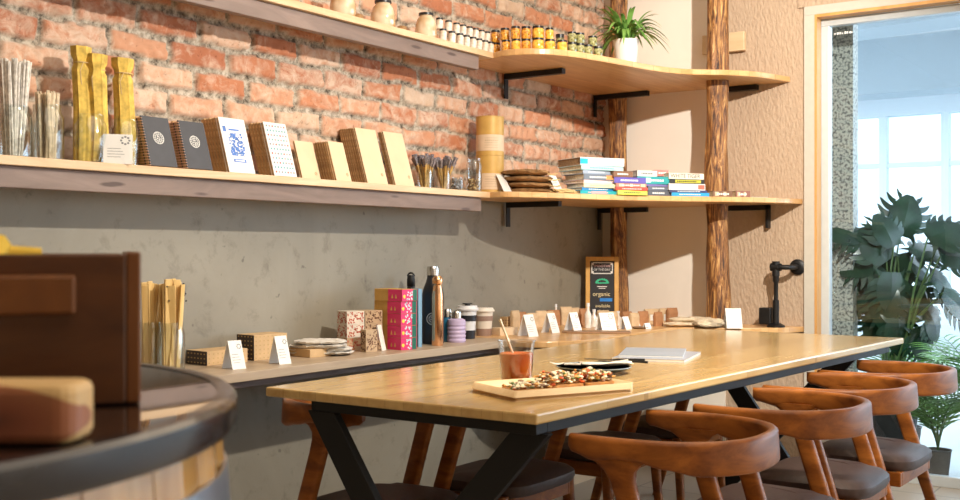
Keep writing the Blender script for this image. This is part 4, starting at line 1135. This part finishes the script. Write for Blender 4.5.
q = B(); q.tube([(r * .5 * cos(a), 0, H * .98 + .015 * sin(a)) for a in [pi * i / 10 for i in range(11)]], .004, 8); q.build('loop', M_iron, t, smooth=True)
bottle(447, 341.5, 309, 10, 'small teal blue bottle behind the lavender tumbler', [(.95, 0), (1, .03), (1, .65), (.8, .74), (.8, .75), (.95, .76), (.95, .95), (.8, 1)], plain('teal_bottle', (.02, .16, .30), .3), M_st, .75)
# lavender tumbler (ribbed)
x, y = bon(456.5, 342); d = dep(x, y) / F; H = (342 - 310) * d; r = 9.4 * d
t = thing('tumbler', 'ribbed lavender collapsible tumbler with metal lid', 'tumbler', (x, y, ZB), YAW)
prof = [(0, 0), (r * .93, 0), (r * .97, .003)]
for i in range(25):
    f = i / 24; prof.append((r * (.97 + .035 * sin(f * 2 * pi * 4.5)), .004 + f * H * .56))
prof += [(r * .99, H * .62), (r * .93, H * .70), (r * .6, H * .74), (0, H * .74)]
B().lathe(prof, seg=40).build('body', plain('lavender_silicone', (.52, .42, .62), .5, 0, .02), t, smooth=True)
B().lathe([(0, H * .742), (r * .52, H * .742), (r * .52, H * .92), (r * .44, H * .97), (0, H)], seg=28).build('lid', M_st, t, smooth=True)
# reusable cups
def rcup(u, v, vt, w0, w1, lab, cols, knob):
    x, y = bon(u, v); d = dep(x, y) / F; H = (v - vt) * d; r0, r1 = w0 * d / 2, w1 * d / 2
    t = thing('coffee_cup', lab, 'cup', (x, y, ZB), YAW); R_ = lambda f: r0 + (r1 - r0) * f
    for nm, a, b_, m, e in (('base', 0, .24, cols[0], 0), ('body', .24, .80, cols[1], -.0012), ('sleeve', .50, .66, cols[2], .001)):
        B().lathe([(0, a * H), (R_(a) + e, a * H), (R_(b_) + e, b_ * H), (0, b_ * H)], seg=36).build(nm, m, t, smooth=True)
    B().lathe([(0, .80 * H), (r1 * 1.10, .80 * H), (r1 * 1.12, .84 * H), (r1 * 1.0, .88 * H), (r1 * .96, .93 * H), (0, .93 * H)], seg=36).build('lid', cols[1], t, smooth=True)
    if knob: B().lathe([(0, .93 * H), (r1 * .28, .93 * H), (r1 * .30, .97 * H), (r1 * .55, .975 * H), (r1 * .5, 1.0 * H), (0, 1.0 * H)], seg=20).build('stopper', M_blk, t, smooth=True)
M_cw = plain('cup_white', (.70, .70, .72), .4, 0, .01); M_cb = plain('cup_black', (.012, .014, .022), .4); M_ct = plain('cup_taupe', (.30, .20, .16), .5); M_cc = plain('cup_cream', (.74, .68, .60), .4, 0, .01)
rcup(467.5, 338.5, 303, 15, 20, 'white reusable coffee cup with black bands and black stopper', (M_cb, M_cw, M_cb), True)
rcup(484, 335.5, 305.5, 15, 19, 'cream reusable coffee cup with taupe bands', (M_ct, M_cc, M_ct), False)
carton(500, 336, .11, .06, .034, -15, (M_cream, M_brn), 'low cream box right of the cream coffee cup', None)
carton(507, 330, .08, .05, .062, -15, (M_tanc, M_brn), 'brown box behind the first card of the long row', 'grid')

# ---- the corner counter: cards and small kraft bags
def bag(u, v, w, h, lab, mat, rz, seed, grp=None, win=False):
    x, y = bon(u, v); t = thing('kraft_bag', lab, 'bag', (x, y, ZB + .0003), radians(rz), grp); rr = random.Random(seed)
    dp = w * .5; rings = []
    for f in (0, .03, .4, .7, .86, .93, 1):
        k_ = 1 if f < .75 else 1 - (f - .75) * 3.2; ring = []
        for i in range(16):
            a = 2 * pi * i / 16; ex = .4
            cx, cy = math.copysign(abs(cos(a)) ** ex, cos(a)), math.copysign(abs(sin(a)) ** ex, sin(a))
            nn = .003 * noise.noise(Vector((a * 2, f * 4, seed)))
            ring.append((cx * dp / 2 * max(.14, k_) + nn, cy * w / 2 * (1 + .04 * f), h * f))
        rings.append(ring)
    B().skin(rings).build('body', mat, t)
    B().box(-.004, .006, -w * .46, w * .46, h * .86, h * .99).build('fold', mat, t, bevel=.001)
    if win: B().cbox((dp / 2 + .0015, 0, h * .42), (.001, w * .6, h * .4)).build('label', M_card, t)
M_k2 = plain('light_kraft', (.64, .46, .28), .75, 0, .08, 30); M_k3 = plain('rust_kraft', (.42, .20, .09), .75, 0, .1, 30)
bags = [(520, 327, .05, .085, M_k3, 'rust brown kraft bag behind the first card'), (532, 327.5, .05, .075, M_k2, 'light kraft bag between the first and second cards'), (541, 326.5, .045, .082, M_k2, 'light kraft bag left of the second card'),
        (553, 325.5, .06, .080, M_k3, 'rust brown kraft bag behind the second card'), (566, 325, .05, .095, M_k2, 'tall light kraft bag behind the third card'), (574, 324.5, .05, .088, M_k2, 'light kraft bag right of the third card'),
        (603, 323.5, .055, .070, M_k2, 'light kraft bag standing below the chalkboard'), (627, 325, .05, .070, M_k3, 'rust brown kraft bag right of the chalkboard'), (652, 323.5, .075, .078, M_k2, 'kraft bag with white label left of the last bags'), (664, 322.5, .055, .082, M_k2, 'narrow kraft bag among the last bags'), (672, 322, .05, .085, M_k3, 'rust kraft bag at the right end of the bags')]
for i, (u, v, w_, h_, m, lab) in enumerate(bags): bag(u, v, w_ * 1.25, h_, lab, m, -30 + (i * 37 % 24) - 8, i + 1, win=(i in (6, 8, 9)))
# small clear bottles
def vial(u, v, h, r, lab, mat):
    x, y = bon(u, v); t = thing('glass_bottle', lab, 'bottle', (x, y, ZB), 0)
    B().lathe([(0, 0), (r, .001), (r, h * .55), (r * .45, h * .7), (r * .4, h * .85), (0, h * .85)], seg=18).build('bottle', mat, t, smooth=True)
    B().lathe([(0, h * .851), (r * .5, h * .851), (r * .5, h), (0, h)], seg=16).build('cap', M_cw, t, smooth=True)
M_pale = jarmat('pale_liquid', (.66, .58, .50), (.80, .74, .68), 30)
vial(588, 328, .125, .017, 'tallest pale glass bottle in front of the chalkboard', M_pale)
vial(594, 327, .090, .017, 'short pale glass bottle in front of the chalkboard', M_pale)
vial(556, 321.5, .11, .013, 'slim pale bottle behind the second card', M_pale)
vial(618, 325.5, .075, .018, 'pale glass bottle right of the chalkboard', M_pale)
for i, (u, v, w_, h_, m, lab) in enumerate([(548, 322.5, .05, .075, M_k2, 'light kraft bag in the back row behind the second card'), (560, 322.5, .05, .078, M_k3, 'rust brown kraft bag in the back row left of the third card'), (583, 326, .045, .09, M_k3, 'rust brown kraft bag left of the tall pale bottle'), (612, 326, .05, .075, M_k2, 'light kraft bag just right of the wide card'), (634, 326.5, .05, .07, M_k2, 'light kraft bag between the two right hand cards'), (643, 325.8, .05, .075, M_k3, 'rust kraft bag behind the small low card'), (658, 326, .045, .072, M_k3, 'rust kraft bag between two light bags near the end'), (515, 330, .045, .095, M_k2, 'light kraft bag left of the first card')]): bag(u, v, w_ * 1.2, h_, lab, m, -28 + (i * 31 % 22), i + 30)
cards = [(528, 335, .060, .098, 'first and nearest white folded card of the long counter row'), (550.5, 331.5, .055, .092, 'second white folded card of the long counter row'), (573, 330.5, .055, .092, 'third white folded card of the long counter row'),
         (606, 329, .085, .085, 'wide white folded card below the chalkboard'), (638.5, 324.5, .055, .07, 'white folded card among the last kraft bags'), (625, 328, .05, .062, 'kraft backed card right of the chalkboard'), (647, 327.5, .045, .028, 'small low white card in front of the last bags')]
for i, (u, v, w_, h_, lab) in enumerate(cards): card(*bon(u, v + 1.2), ZB, w_ * 1.0, h_, radians((-14 if i != 3 else -34) + (i * 5 % 9)), lab, .034 * h_ / .09, M_card, text=i < 4)
x, y = bon(640, 328.5); tag(B().lathe([(0, .002), (.03, 0), (.045, .008), (.043, .009), (.028, .003), (0, .003)], seg=24).build('small_dish', plain('dish_brown', (.30, .20, .13), .3), smooth=True, loc=(x, y, ZB)), 'small dark dish in front of the last kraft bags', 'dish')
x, y = bon(600, 333); t = tag(B().prism(rrect(-.05, .05, -.16, .16, .03), 0, .008).build('serving_board', plain('dark_board', (.30, .17, .09), .5), bevel=.002, loc=(x - .02, y, ZB + .0003), rz=radians(-60)), 'thin dark wooden board lying before the chalkboard cards', 'board')
# cloth bags
M_cot = plain('unbleached_cotton', (.70, .58, .42), .9, 0, .12, 30)
x0, y0 = xy(690, 5.22), 5.22; pouch(x0, y0, ZB, .27, .13, .022, radians(-62), M_cot, 'flat unbleached cotton bag at the bottom near the tree post', 'cotton_bag', 'bag', seed=21)
pouch(x0 + .0, y0 + .02, ZB + .022, .24, .11, .022, radians(-50), M_cot, 'crumpled unbleached cotton bag lying on the flat one', 'cotton_bag', 'bag', seed=22)
x0, y0 = xy(709, 5.20), 5.20; pouch(x0, y0, ZB, .15, .10, .045, radians(-40), M_cot, 'rolled unbleached cotton bag against the tree post', 'cotton_bag', 'bag', seed=23)
card(xy(733, 5.24), 5.24, ZB, .078, .098, radians(-56), 'plain white folded card standing alone by the tree post', .04, M_card)
# chalkboard
xb, yb = on(607, 322.5, ZB)
cb = thing('chalkboard', 'small framed chalkboard with white green and blue lettering in the corner', 'sign', (xb - .03, yb, ZB + .001), radians(-62))
db = dep(xb, yb) / F; bw, bh = 33 * db / cos(radians(6)), 66 * db
MB_ = Matrix.Rotation(radians(-7), 4, 'Y')
M_fr = wood('honey_frame', (.72, .40, .10), (.55, .28, .06), (20, 20, 5), .35)
q = B(); fw_ = .024
q.box(-.02, .008, -bw / 2, -bw / 2 + fw_, 0, bh, MB_).box(-.02, .008, bw / 2 - fw_, bw / 2, 0, bh, MB_).box(-.02, .008, -bw / 2 + fw_, bw / 2 - fw_, bh - fw_, bh, MB_).box(-.02, .008, -bw / 2 + fw_, bw / 2 - fw_, 0, fw_, MB_)
q.build('frame', M_fr, cb, bevel=.003)
o = B().box(-.018, .001, -bw / 2 + fw_, bw / 2 - fw_, fw_, bh - fw_, MB_).build('board', plain('chalk_black', (.018, .017, .020), .7), cb)
RT = Matrix(((0, 0, 1, 0), (1, 0, 0, 0), (0, 1, 0, 0), (0, 0, 0, 1)))
chalk = {'w': plain('chalk_white', (.75, .72, .70), .8), 'g': plain('chalk_green', (.05, .50, .28), .8), 'y': plain('chalk_cream', (.80, .66, .38), .8), 'b': plain('chalk_blue', (.03, .22, .65), .8), 'p': plain('chalk_rose', (.62, .38, .36), .8)}
def ct(s, z, size, c, yy=0): text_mesh(s, size, 'lettering', chalk[c], o, MB_ @ Matrix.Translation((.0016, yy * bw, z * bh)) @ RT)
iw = bw / 2 - fw_ - .008
q = B()
for z in (.90, .735): q.box(.001, .002, -iw * .86, iw * .86, bh * z, bh * z + .005, MB_)
for s in (-1, 1): q.box(.001, .002, s * iw * .97 - .0025, s * iw * .97 + .0025, bh * .762, bh * .885, MB_)
for s in (-1, 1):
    for z in (.755, .885): q.cbox(MB_ @ Vector((.0015, s * iw * .9, bh * z + .002)), (.001, .012, .012))
q.build('lettering_frame', chalk['w'], o)
ct('SMOOTHIE', .855, .019, 'p'); ct('OF THE DAY', .80, .016, 'w')
ct('organic', .425, .032, 'y', -.02); ct('available', .245, .024, 'y', .02); ct('all day', .165, .022, 'w', .0)
q = B()
for i in range(9):
    a = pi * i / 8; q.lump(tuple(MB_ @ Vector((.001, -.0 + .030 * cos(a), bh * .60 + .018 * sin(a)))), (.001, .007, .007))
for i in range(5): q.lump(tuple(MB_ @ Vector((.001, -.02 + .010 * i, bh * .595))), (.001, .006, .006))
q.build('leaf_drawing', chalk['g'], o)
B().box(.001, .002, -.026, .026, bh * .535, bh * .548, MB_).box(.001, .002, -.018, .018, bh * .510, bh * .520, MB_).build('chalk_line', chalk['w'], o)
B().box(.001, .002, -.012, iw * .95, bh * .315, bh * .365, MB_).build('blue_bar', chalk['b'], o)
# iron pipe fitting
yw = YE - .001; xd = xy(798, yw); zd = zv(267, xd, yw)
ip = thing('pipe_fitting', 'black iron pipe fixture rising from the counter to a round wall plate', 'pipe', (xd, yw - .001, 0))
DY = Matrix.Rotation(radians(90), 4, 'X')
B().lathe([(0, 0), (.040, 0), (.040, .010), (.030, .016), (.018, .018), (0, .018)], c=(0, 0, zd), seg=28, M=DY).build('wall_plate', M_iron, ip, smooth=True)
xr = xy(776, yw - .12) - xd; yr = -.12
q = B(); q.tube([(0, -.01, zd), (0, -.085, zd), (-.012, -.112, zd), (-.04, -.12, zd), (xr, yr, zd)], .013, 12); q.tube([(-.045, -.12, zd), (-.062, -.12, zd)], .019, 12); q.build('arm', M_iron, ip, smooth=True)
q = B(); q.tube([(xr - .026, yr, zd), (xr + .016, yr, zd)], .021, 12); q.tube([(xr, yr, zd + .030), (xr, yr, zd - .045)], .019, 12); q.build('elbow', M_iron, ip, smooth=True)
q = B(); q.tube([(xr, yr, zd), (xr, yr, zd - .07), (xr, yr, zd - .08), (xr, yr, ZB + .14), (xr, yr, ZB + .135), (xr, yr, ZB + .02)], lambda f: .016 if f > .7 or f < .25 else .011, 12)
q.lathe([(0, ZB + .0005), (.045, ZB + .0005), (.045, ZB + .008), (.022, ZB + .02), (0, ZB + .02)], c=(xr, yr, 0), seg=24); q.build('riser', M_iron, ip, smooth=True)
B().cbox((xr - .05, yr, ZB + .055), (.062, .055, .085)).build('valve_box', M_iron, ip, bevel=.006)
# ------------------------------------------------------------------ things on the table
tz = TZ + .0003
cup = thing('drink_cup', 'clear plastic cup of orange red juice with paper straw', 'cup', (1.318, 2.60, tz))
B().lathe([(0, .002), (.041, .0), (.042, .004), (.052, .122), (.0545, .124), (.0535, .126), (.0508, .122), (.041, .005), (0, .004)], seg=44).build('cup', M_cup, cup, smooth=True)
k = N('tomato_juice'); k.b.inputs['Base Color'].default_value = (.62, .10, .015, 1); k.b.inputs['Roughness'].default_value = .25; k.b.inputs['Subsurface Weight'].default_value = .2
k.b.inputs['Subsurface Radius'].default_value = (.02, .006, .002)
nz_ = k.n('ShaderNodeTexNoise', i_Scale=20.0); k.l(k.coord(), nz_.inputs['Vector']); k.l(k.ramp(nz_.outputs['Fac'], [(.3, (.72, .11, .018)), (.7, (.88, .22, .03))]), k.b.inputs['Base Color'])
B().lathe([(0, .005), (.0395, .005), (.0468, .088), (.047, .090), (0, .0905)], seg=44).build('juice', k.m, cup, smooth=True)
d_ = Vector((-C_, -S_, 0))
B().tube([Vector((.012, .01, .02)), Vector((.012, .01, .02)) + d_ * .062 + Vector((0, 0, .165))], .0033, 10).build('straw', plain('paper_straw', (.74, .64, .48), .6), cup, smooth=True)
# tray with toasts
M_tray = wood('pale_tray', (.78, .58, .33), (.66, .45, .22), (2, 12, 12), .5)
tr = thing('wooden_tray', 'pale wooden serving tray near the table corner under the toasts', 'tray', (1.473, 2.545, tz), radians(64.4))
L_, W2 = .185, .112
q = B(); rings = []
for z, g in ((0, -.018), (.004, -.010), (.022, 0), (.025, -.003), (.024, -.007), (.010, -.020)): rings.append([(x, y, z) for x, y in rrect(-L_ - g * -1, L_ + g, -W2 - g * -1, W2 + g, .010 if g > -.01 else .006)])
q.skin(rings); q.build('body', M_tray, tr, smooth=True)
M_crust = plain('toasted_bread', (.45, .20, .05), .7, 0, .25, 60)
tops = [plain('creamy_topping', (.80, .70, .48), .45, 0, .15, 60), plain('mushroom_brown', (.20, .10, .045), .4, 0, .3, 60), plain('herb_green', (.16, .24, .05), .5, 0, .2), plain('tomato_red', (.62, .10, .02), .35, 0, .2), plain('roast_orange', (.62, .30, .06), .45, 0, .2)]
def toast(lx, ly, a, L, Wd, lab, seed, mix, hz=0):
    Rt = Matrix.Rotation(radians(64.4), 3, 'Z'); p = Rt @ Vector((lx, ly, 0))
    t = thing('toast', lab, 'toast', (1.473 + p.x, 2.545 + p.y, tz + .0106), radians(64.4 + a)); rr = random.Random(seed)
    B().prism(rrect(-L / 2, L / 2, -Wd / 2, Wd / 2, .016), 0, .010).build('bread', M_crust, t, bevel=.003)
    for ci, cnt in enumerate(mix):
        q = B()
        for i in range(cnt):
            r_ = rr.uniform(.003, .0065) * (.8 if ci == 2 else 1.05); x_, y_ = rr.uniform(-L * .46, L * .46), rr.uniform(-Wd * .44, Wd * .44)
            q.lump((x_, y_, .011 + rr.random() * .012 * (1 - (2 * x_ / L) ** 4) + hz * rr.random()), (r_ * rr.uniform(.8, 1.6), r_ * rr.uniform(.8, 1.4), r_ * .7), seg=6)
        q.build(['cheese', 'mushroom', 'herbs', 'tomato', 'corn'][ci], tops[ci], t, smooth=True)
toast(-.108, -.035, -8, .115, .09, 'mushroom toast at the near left of the tray', 1, (90, 26, 30, 12, 20))
toast(.018, .008, 6, .115, .10, 'loaded vegetable toast in the middle of the tray', 2, (95, 26, 34, 34, 60), .018)
toast(.132, .008, -4, .095, .10, 'vegetable toast at the right end of the tray', 3, (80, 18, 30, 34, 60), .018)
# plate with cutlery
pl = thing('plate', 'dark blue grey plate with light rim behind the tray', 'plate', (1.352, 2.985, tz))
B().lathe([(0, .003), (.06, .0), (.066, .003), (.108, .015), (.116, .020), (.116, .0225), (.106, .019), (.064, .008), (0, .007)], seg=56).build('dish', plain('blue_black_glaze', (.035, .055, .075), .2, 0, .15, 10), pl, smooth=True)
B().lathe([(.1125, .0205), (.1165, .0215), (.1165, .0232), (.1125, .0222), (.1125, .0205)], seg=56).build('rim', plain('pale_glaze', (.40, .50, .55), .2), pl, smooth=True)
M_nap = plain('paper_napkin', (.74, .66, .54), .85, 0, .04)
q = B(); rings = []
for j in range(9):
    f = j / 8; rings.append([(-.05 + .16 * f, (.035 + .01 * sin(f * 7)) * (2 * k_ / 8 - 1), .014 + .010 * sin(k_ * 1.4 + f * 3) * .5 + .010 * abs(f - .4) + .006) for k_ in range(9)])
n_ = len(rings); q.skin(rings, closed=False, cap=False)
o = q.build('napkin', M_nap, smooth=True, loc=(1.352, 3.0, tz + .006), rz=radians(40)); o.modifiers.new('s', 'SOLIDIFY').thickness = .0015
tag(o, 'crumpled cream paper napkin lying in the dark plate', 'napkin')
def cutlery(name, lab, x, y, z, rz, tilt, mat, kind):
    t = thing(name, lab, name, (x, y, z), rz); M = Matrix.Rotation(tilt, 4, 'Y')
    q = B(); q.tube([M @ Vector(p) for p in ((0, 0, 0), (.03, 0, .001), (.085, 0, .0), (.10, 0, -.001))], lambda f: .0042 - .0018 * f, 8); q.build('handle', mat, t, smooth=True)
    if kind == 'fork':
        q = B(); q.prism([(.098, -.003), (.118, -.011), (.128, -.011), (.128, .011), (.118, .011), (.098, .003)], -.0015, .0008, M)
        for k_ in range(4): q.box(.127, .158, -.0105 + k_ * .0062, -.0078 + k_ * .0062, -.0015, .0005, M)
        q.build('tines', mat, t)
    elif kind == 'knife':
        B().prism([(.098, -.003), (.18, -.010), (.19, -.004), (.19, .003), (.098, .003)], -.001, .001, M).build('blade', mat, t)
    else:
        B().skin([[(M @ Vector((.10 + .045 * f, sin(pi * min(1, f * .9 + .1)) * .014 * cos(a), .003 + .003 * sin(a) - .004 * sin(pi * f)))) for a in [2 * pi * i / 10 for i in range(10)]] for f in [i / 7 for i in range(8)]]).build('bowl', mat, t, smooth=True)
cutlery('fork', 'dark fork resting across the right rim of the plate', 1.475, 3.11, tz + .030, radians(196), radians(0), M_iron, 'fork')
cutlery('knife', 'dark knife lying beside the fork on the plate', 1.450, 3.14, tz + .0335, radians(205), radians(0), M_iron, 'knife')
cutlery('spoon', 'pale wooden spoon leaning over the left rim of the plate', 1.36, 2.99, tz + .024, radians(212), radians(-2), M_nap, 'spoon')
# magazines
def mag(x, y, z, w, h, T, rz, lab, col):
    t = thing('booklet', lab, 'booklet', (x, y, z), rz)
    B().box(-w / 2, w / 2, -h / 2, h / 2, T - .0008, T).box(-w / 2, w / 2, -h / 2, h / 2, 0, .0008).box(-w / 2, -w / 2 + .0008, -h / 2, h / 2, .0008, T - .0008).build('cover', col, t)
    B().box(-w / 2 + .001, w / 2 - .001, -h / 2 + .001, h / 2 - .001, .0008, T - .0008).build('pages', M_ww, t)
M_mag = plain('pale_blue_cover', (.42, .45, .52), .35, 0, .04, 8); M_mag2 = plain('grey_cover', (.38, .43, .50), .4, 0, .04, 8)
mag(1.292, 3.56, tz, .25, .33, .009, radians(14), 'lower pale booklet with pinkish pages lying on the table', M_mag)
mag(1.262, 3.59, tz + .0093, .22, .30, .007, radians(22), 'upper pale blue booklet lying on top of the other', M_mag2)

# ------------------------------------------------------------------ plants at the window
def vtx(*a): return Vector(a)
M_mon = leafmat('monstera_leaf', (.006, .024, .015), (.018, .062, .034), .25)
M_stem = plain('green_stem', (.07, .15, .04), .5, 0, .15)
def monstera_leaf(b, base, tip_dir, up, L, W_, seed):
    """split leaf: two rows of separated lobes along a midrib, drooping"""
    t = Vector(tip_dir).normalized(); u = Vector(up); u = (u - t * u.dot(t)).normalized(); s = t.cross(u)
    rr = random.Random(seed); n = 6
    def pt(f, g, lift=0):
        # f along the midrib, g sideways in half widths
        droop = -.38 * f * f * L - .22 * abs(g) ** 1.6 * W_
        return Vector(base) + t * (f * L) + s * (g * W_) + u * (droop + lift)
    hw = lambda f: (sin(pi * min(1, (f * .80 + .16))) ** .75) * .98
    for sd in (-1, 1):
        # inner blade
        m = 14
        inner = []
        for i in range(m + 1):
            f = i / m; inner.append((pt(f, 0), pt(f - .03 * 0, sd * hw(f) * .60, .004)))
        b.add([p for q_ in inner for p in q_], [(2 * i, 2 * i + 1, 2 * i + 3, 2 * i + 2) for i in range(m)])
        for k_ in range(n):
            f0, f1 = k_ / n, (k_ + .80) / n; k2 = 5; rows = []
            for j in range(k2 + 1):
                g = j / k2; w = .56 + .44 * g; adv = .16 * g * g
                e = (1 - .55 * g ** 3) if j < k2 else .12
                fm = (f0 + f1) / 2; hf = (f1 - f0) / 2 * e * (1.12)
                fm2 = fm + adv * (1 if fm > .12 else -1.2)
                G_ = sd * hw(fm) * w * (1 if fm > .1 else .9)
                rows.append((pt(fm2 - hf, G_), pt(fm2 + hf, G_)))
            b.add([p for q_ in rows for p in q_], [(2 * i, 2 * i + 1, 2 * i + 3, 2 * i + 2) for i in range(k2)])
PX0, PY0 = xy(893, 6.05), 6.05
mo = thing('monstera_plant', 'large dark monstera plant in a pot beyond the window glass', 'plant', (PX0, PY0, 0))
b, sm = B(), B()
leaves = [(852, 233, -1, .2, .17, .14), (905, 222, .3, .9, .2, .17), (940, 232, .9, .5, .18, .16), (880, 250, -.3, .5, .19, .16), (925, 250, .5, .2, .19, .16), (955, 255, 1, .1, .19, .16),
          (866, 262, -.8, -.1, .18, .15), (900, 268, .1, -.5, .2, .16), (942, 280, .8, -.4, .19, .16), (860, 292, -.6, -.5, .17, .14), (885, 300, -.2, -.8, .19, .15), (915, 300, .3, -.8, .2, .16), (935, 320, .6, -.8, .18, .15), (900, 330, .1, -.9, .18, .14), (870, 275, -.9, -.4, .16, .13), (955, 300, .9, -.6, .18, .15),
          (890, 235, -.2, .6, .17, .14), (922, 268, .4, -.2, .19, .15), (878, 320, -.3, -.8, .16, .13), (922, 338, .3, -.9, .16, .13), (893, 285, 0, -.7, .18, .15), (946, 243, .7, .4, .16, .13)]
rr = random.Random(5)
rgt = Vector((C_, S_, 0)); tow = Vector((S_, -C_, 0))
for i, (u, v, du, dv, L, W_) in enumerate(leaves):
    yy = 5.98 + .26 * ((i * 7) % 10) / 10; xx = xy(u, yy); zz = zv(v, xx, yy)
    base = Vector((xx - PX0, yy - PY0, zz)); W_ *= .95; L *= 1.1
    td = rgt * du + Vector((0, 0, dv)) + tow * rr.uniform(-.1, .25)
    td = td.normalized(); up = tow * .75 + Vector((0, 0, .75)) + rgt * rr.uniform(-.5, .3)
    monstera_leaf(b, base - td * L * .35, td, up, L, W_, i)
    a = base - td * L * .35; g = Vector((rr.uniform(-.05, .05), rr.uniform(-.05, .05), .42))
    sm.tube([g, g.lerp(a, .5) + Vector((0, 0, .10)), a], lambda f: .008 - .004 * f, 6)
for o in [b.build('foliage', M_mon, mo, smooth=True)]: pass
sm.build('stems', M_stem, mo, smooth=True)
B().lathe([(0, 0), (.10, 0), (.13, .34), (.14, .36), (.125, .36), (.12, .33), (0, .33)], seg=32).build('pot', plain('dark_planter', (.03, .03, .03), .5), mo, smooth=True)
# areca palms
M_palm = leafmat('palm_leaf', (.07, .22, .04), (.22, .44, .11), .35)
def palm(x, y, lab, fr, seed, pot=True, h=.95, ps=1.0):
    t = thing('palm_plant', lab, 'plant', (x, y, 0)); b, sm, rr = B(), B(), random.Random(seed)
    for i in range(fr):
        az = i * 2.399 + seed; L = h * rr.uniform(.55, .95); out = rr.uniform(.25, .62); pts = []
        for j in range(15):
            f = j / 14; pts.append(Vector((cos(az) * out * L * f ** 1.4, sin(az) * out * L * f ** 1.4, .28 * ps + L * (f - .38 * f * f * (.6 + out)))))
        sm.tube(pts, lambda f: .0045 - .003 * f, 5)
        for j in range(4, 15):
            p = pts[j]; d = (pts[min(j + 1, 14)] - pts[j - 1]).normalized(); side = d.cross(Vector((0, 0, 1))).normalized(); upv = side.cross(d)
            for s in (-1, 1):
                ll = .20 * sin(pi * (j - 2) / 15.) + .05; e = (side * s * .8 + d * .65 + upv * .12).normalized(); w_ = upv * 0 + d * .007
                vs = []
                for q_ in range(5):
                    g = q_ / 4; c = p + e * ll * g + Vector((0, 0, -.30 * ll * g * g)); k_ = (1 - g ** 2) * (.4 + 1.2 * min(g * 3, .5)) + .04
                    vs += [c - w_ * k_, c + w_ * k_]
                b.add(vs, [(2 * q_, 2 * q_ + 1, 2 * q_ + 3, 2 * q_ + 2) for q_ in range(4)])
    b.build('foliage', M_palm, t, smooth=True); sm.build('stems', M_stem, t, smooth=True)
    if pot: B().lathe([(a_ * ps, b_ * ps) for a_, b_ in ((0, 0), (.11, 0), (.14, .27), (.15, .29), (.135, .29), (.13, .26), (0, .26))], seg=28).build('pot', plain('stone_planter', (.10, .09, .08), .7), t, smooth=True)
palm(xy(985, 5.98), 5.98, 'bright green palm beyond the glass at the right edge', 13, 2, h=.85, ps=.7)
palm(xy(905, 6.3), 6.3, 'green palm beyond the glass below the monstera', 12, 3, h=.68, ps=.6)
palm(xy(938, 5.9), 5.9, 'small green palm beyond the glass behind the farthest armchair', 12, 4, h=.62, ps=.45)
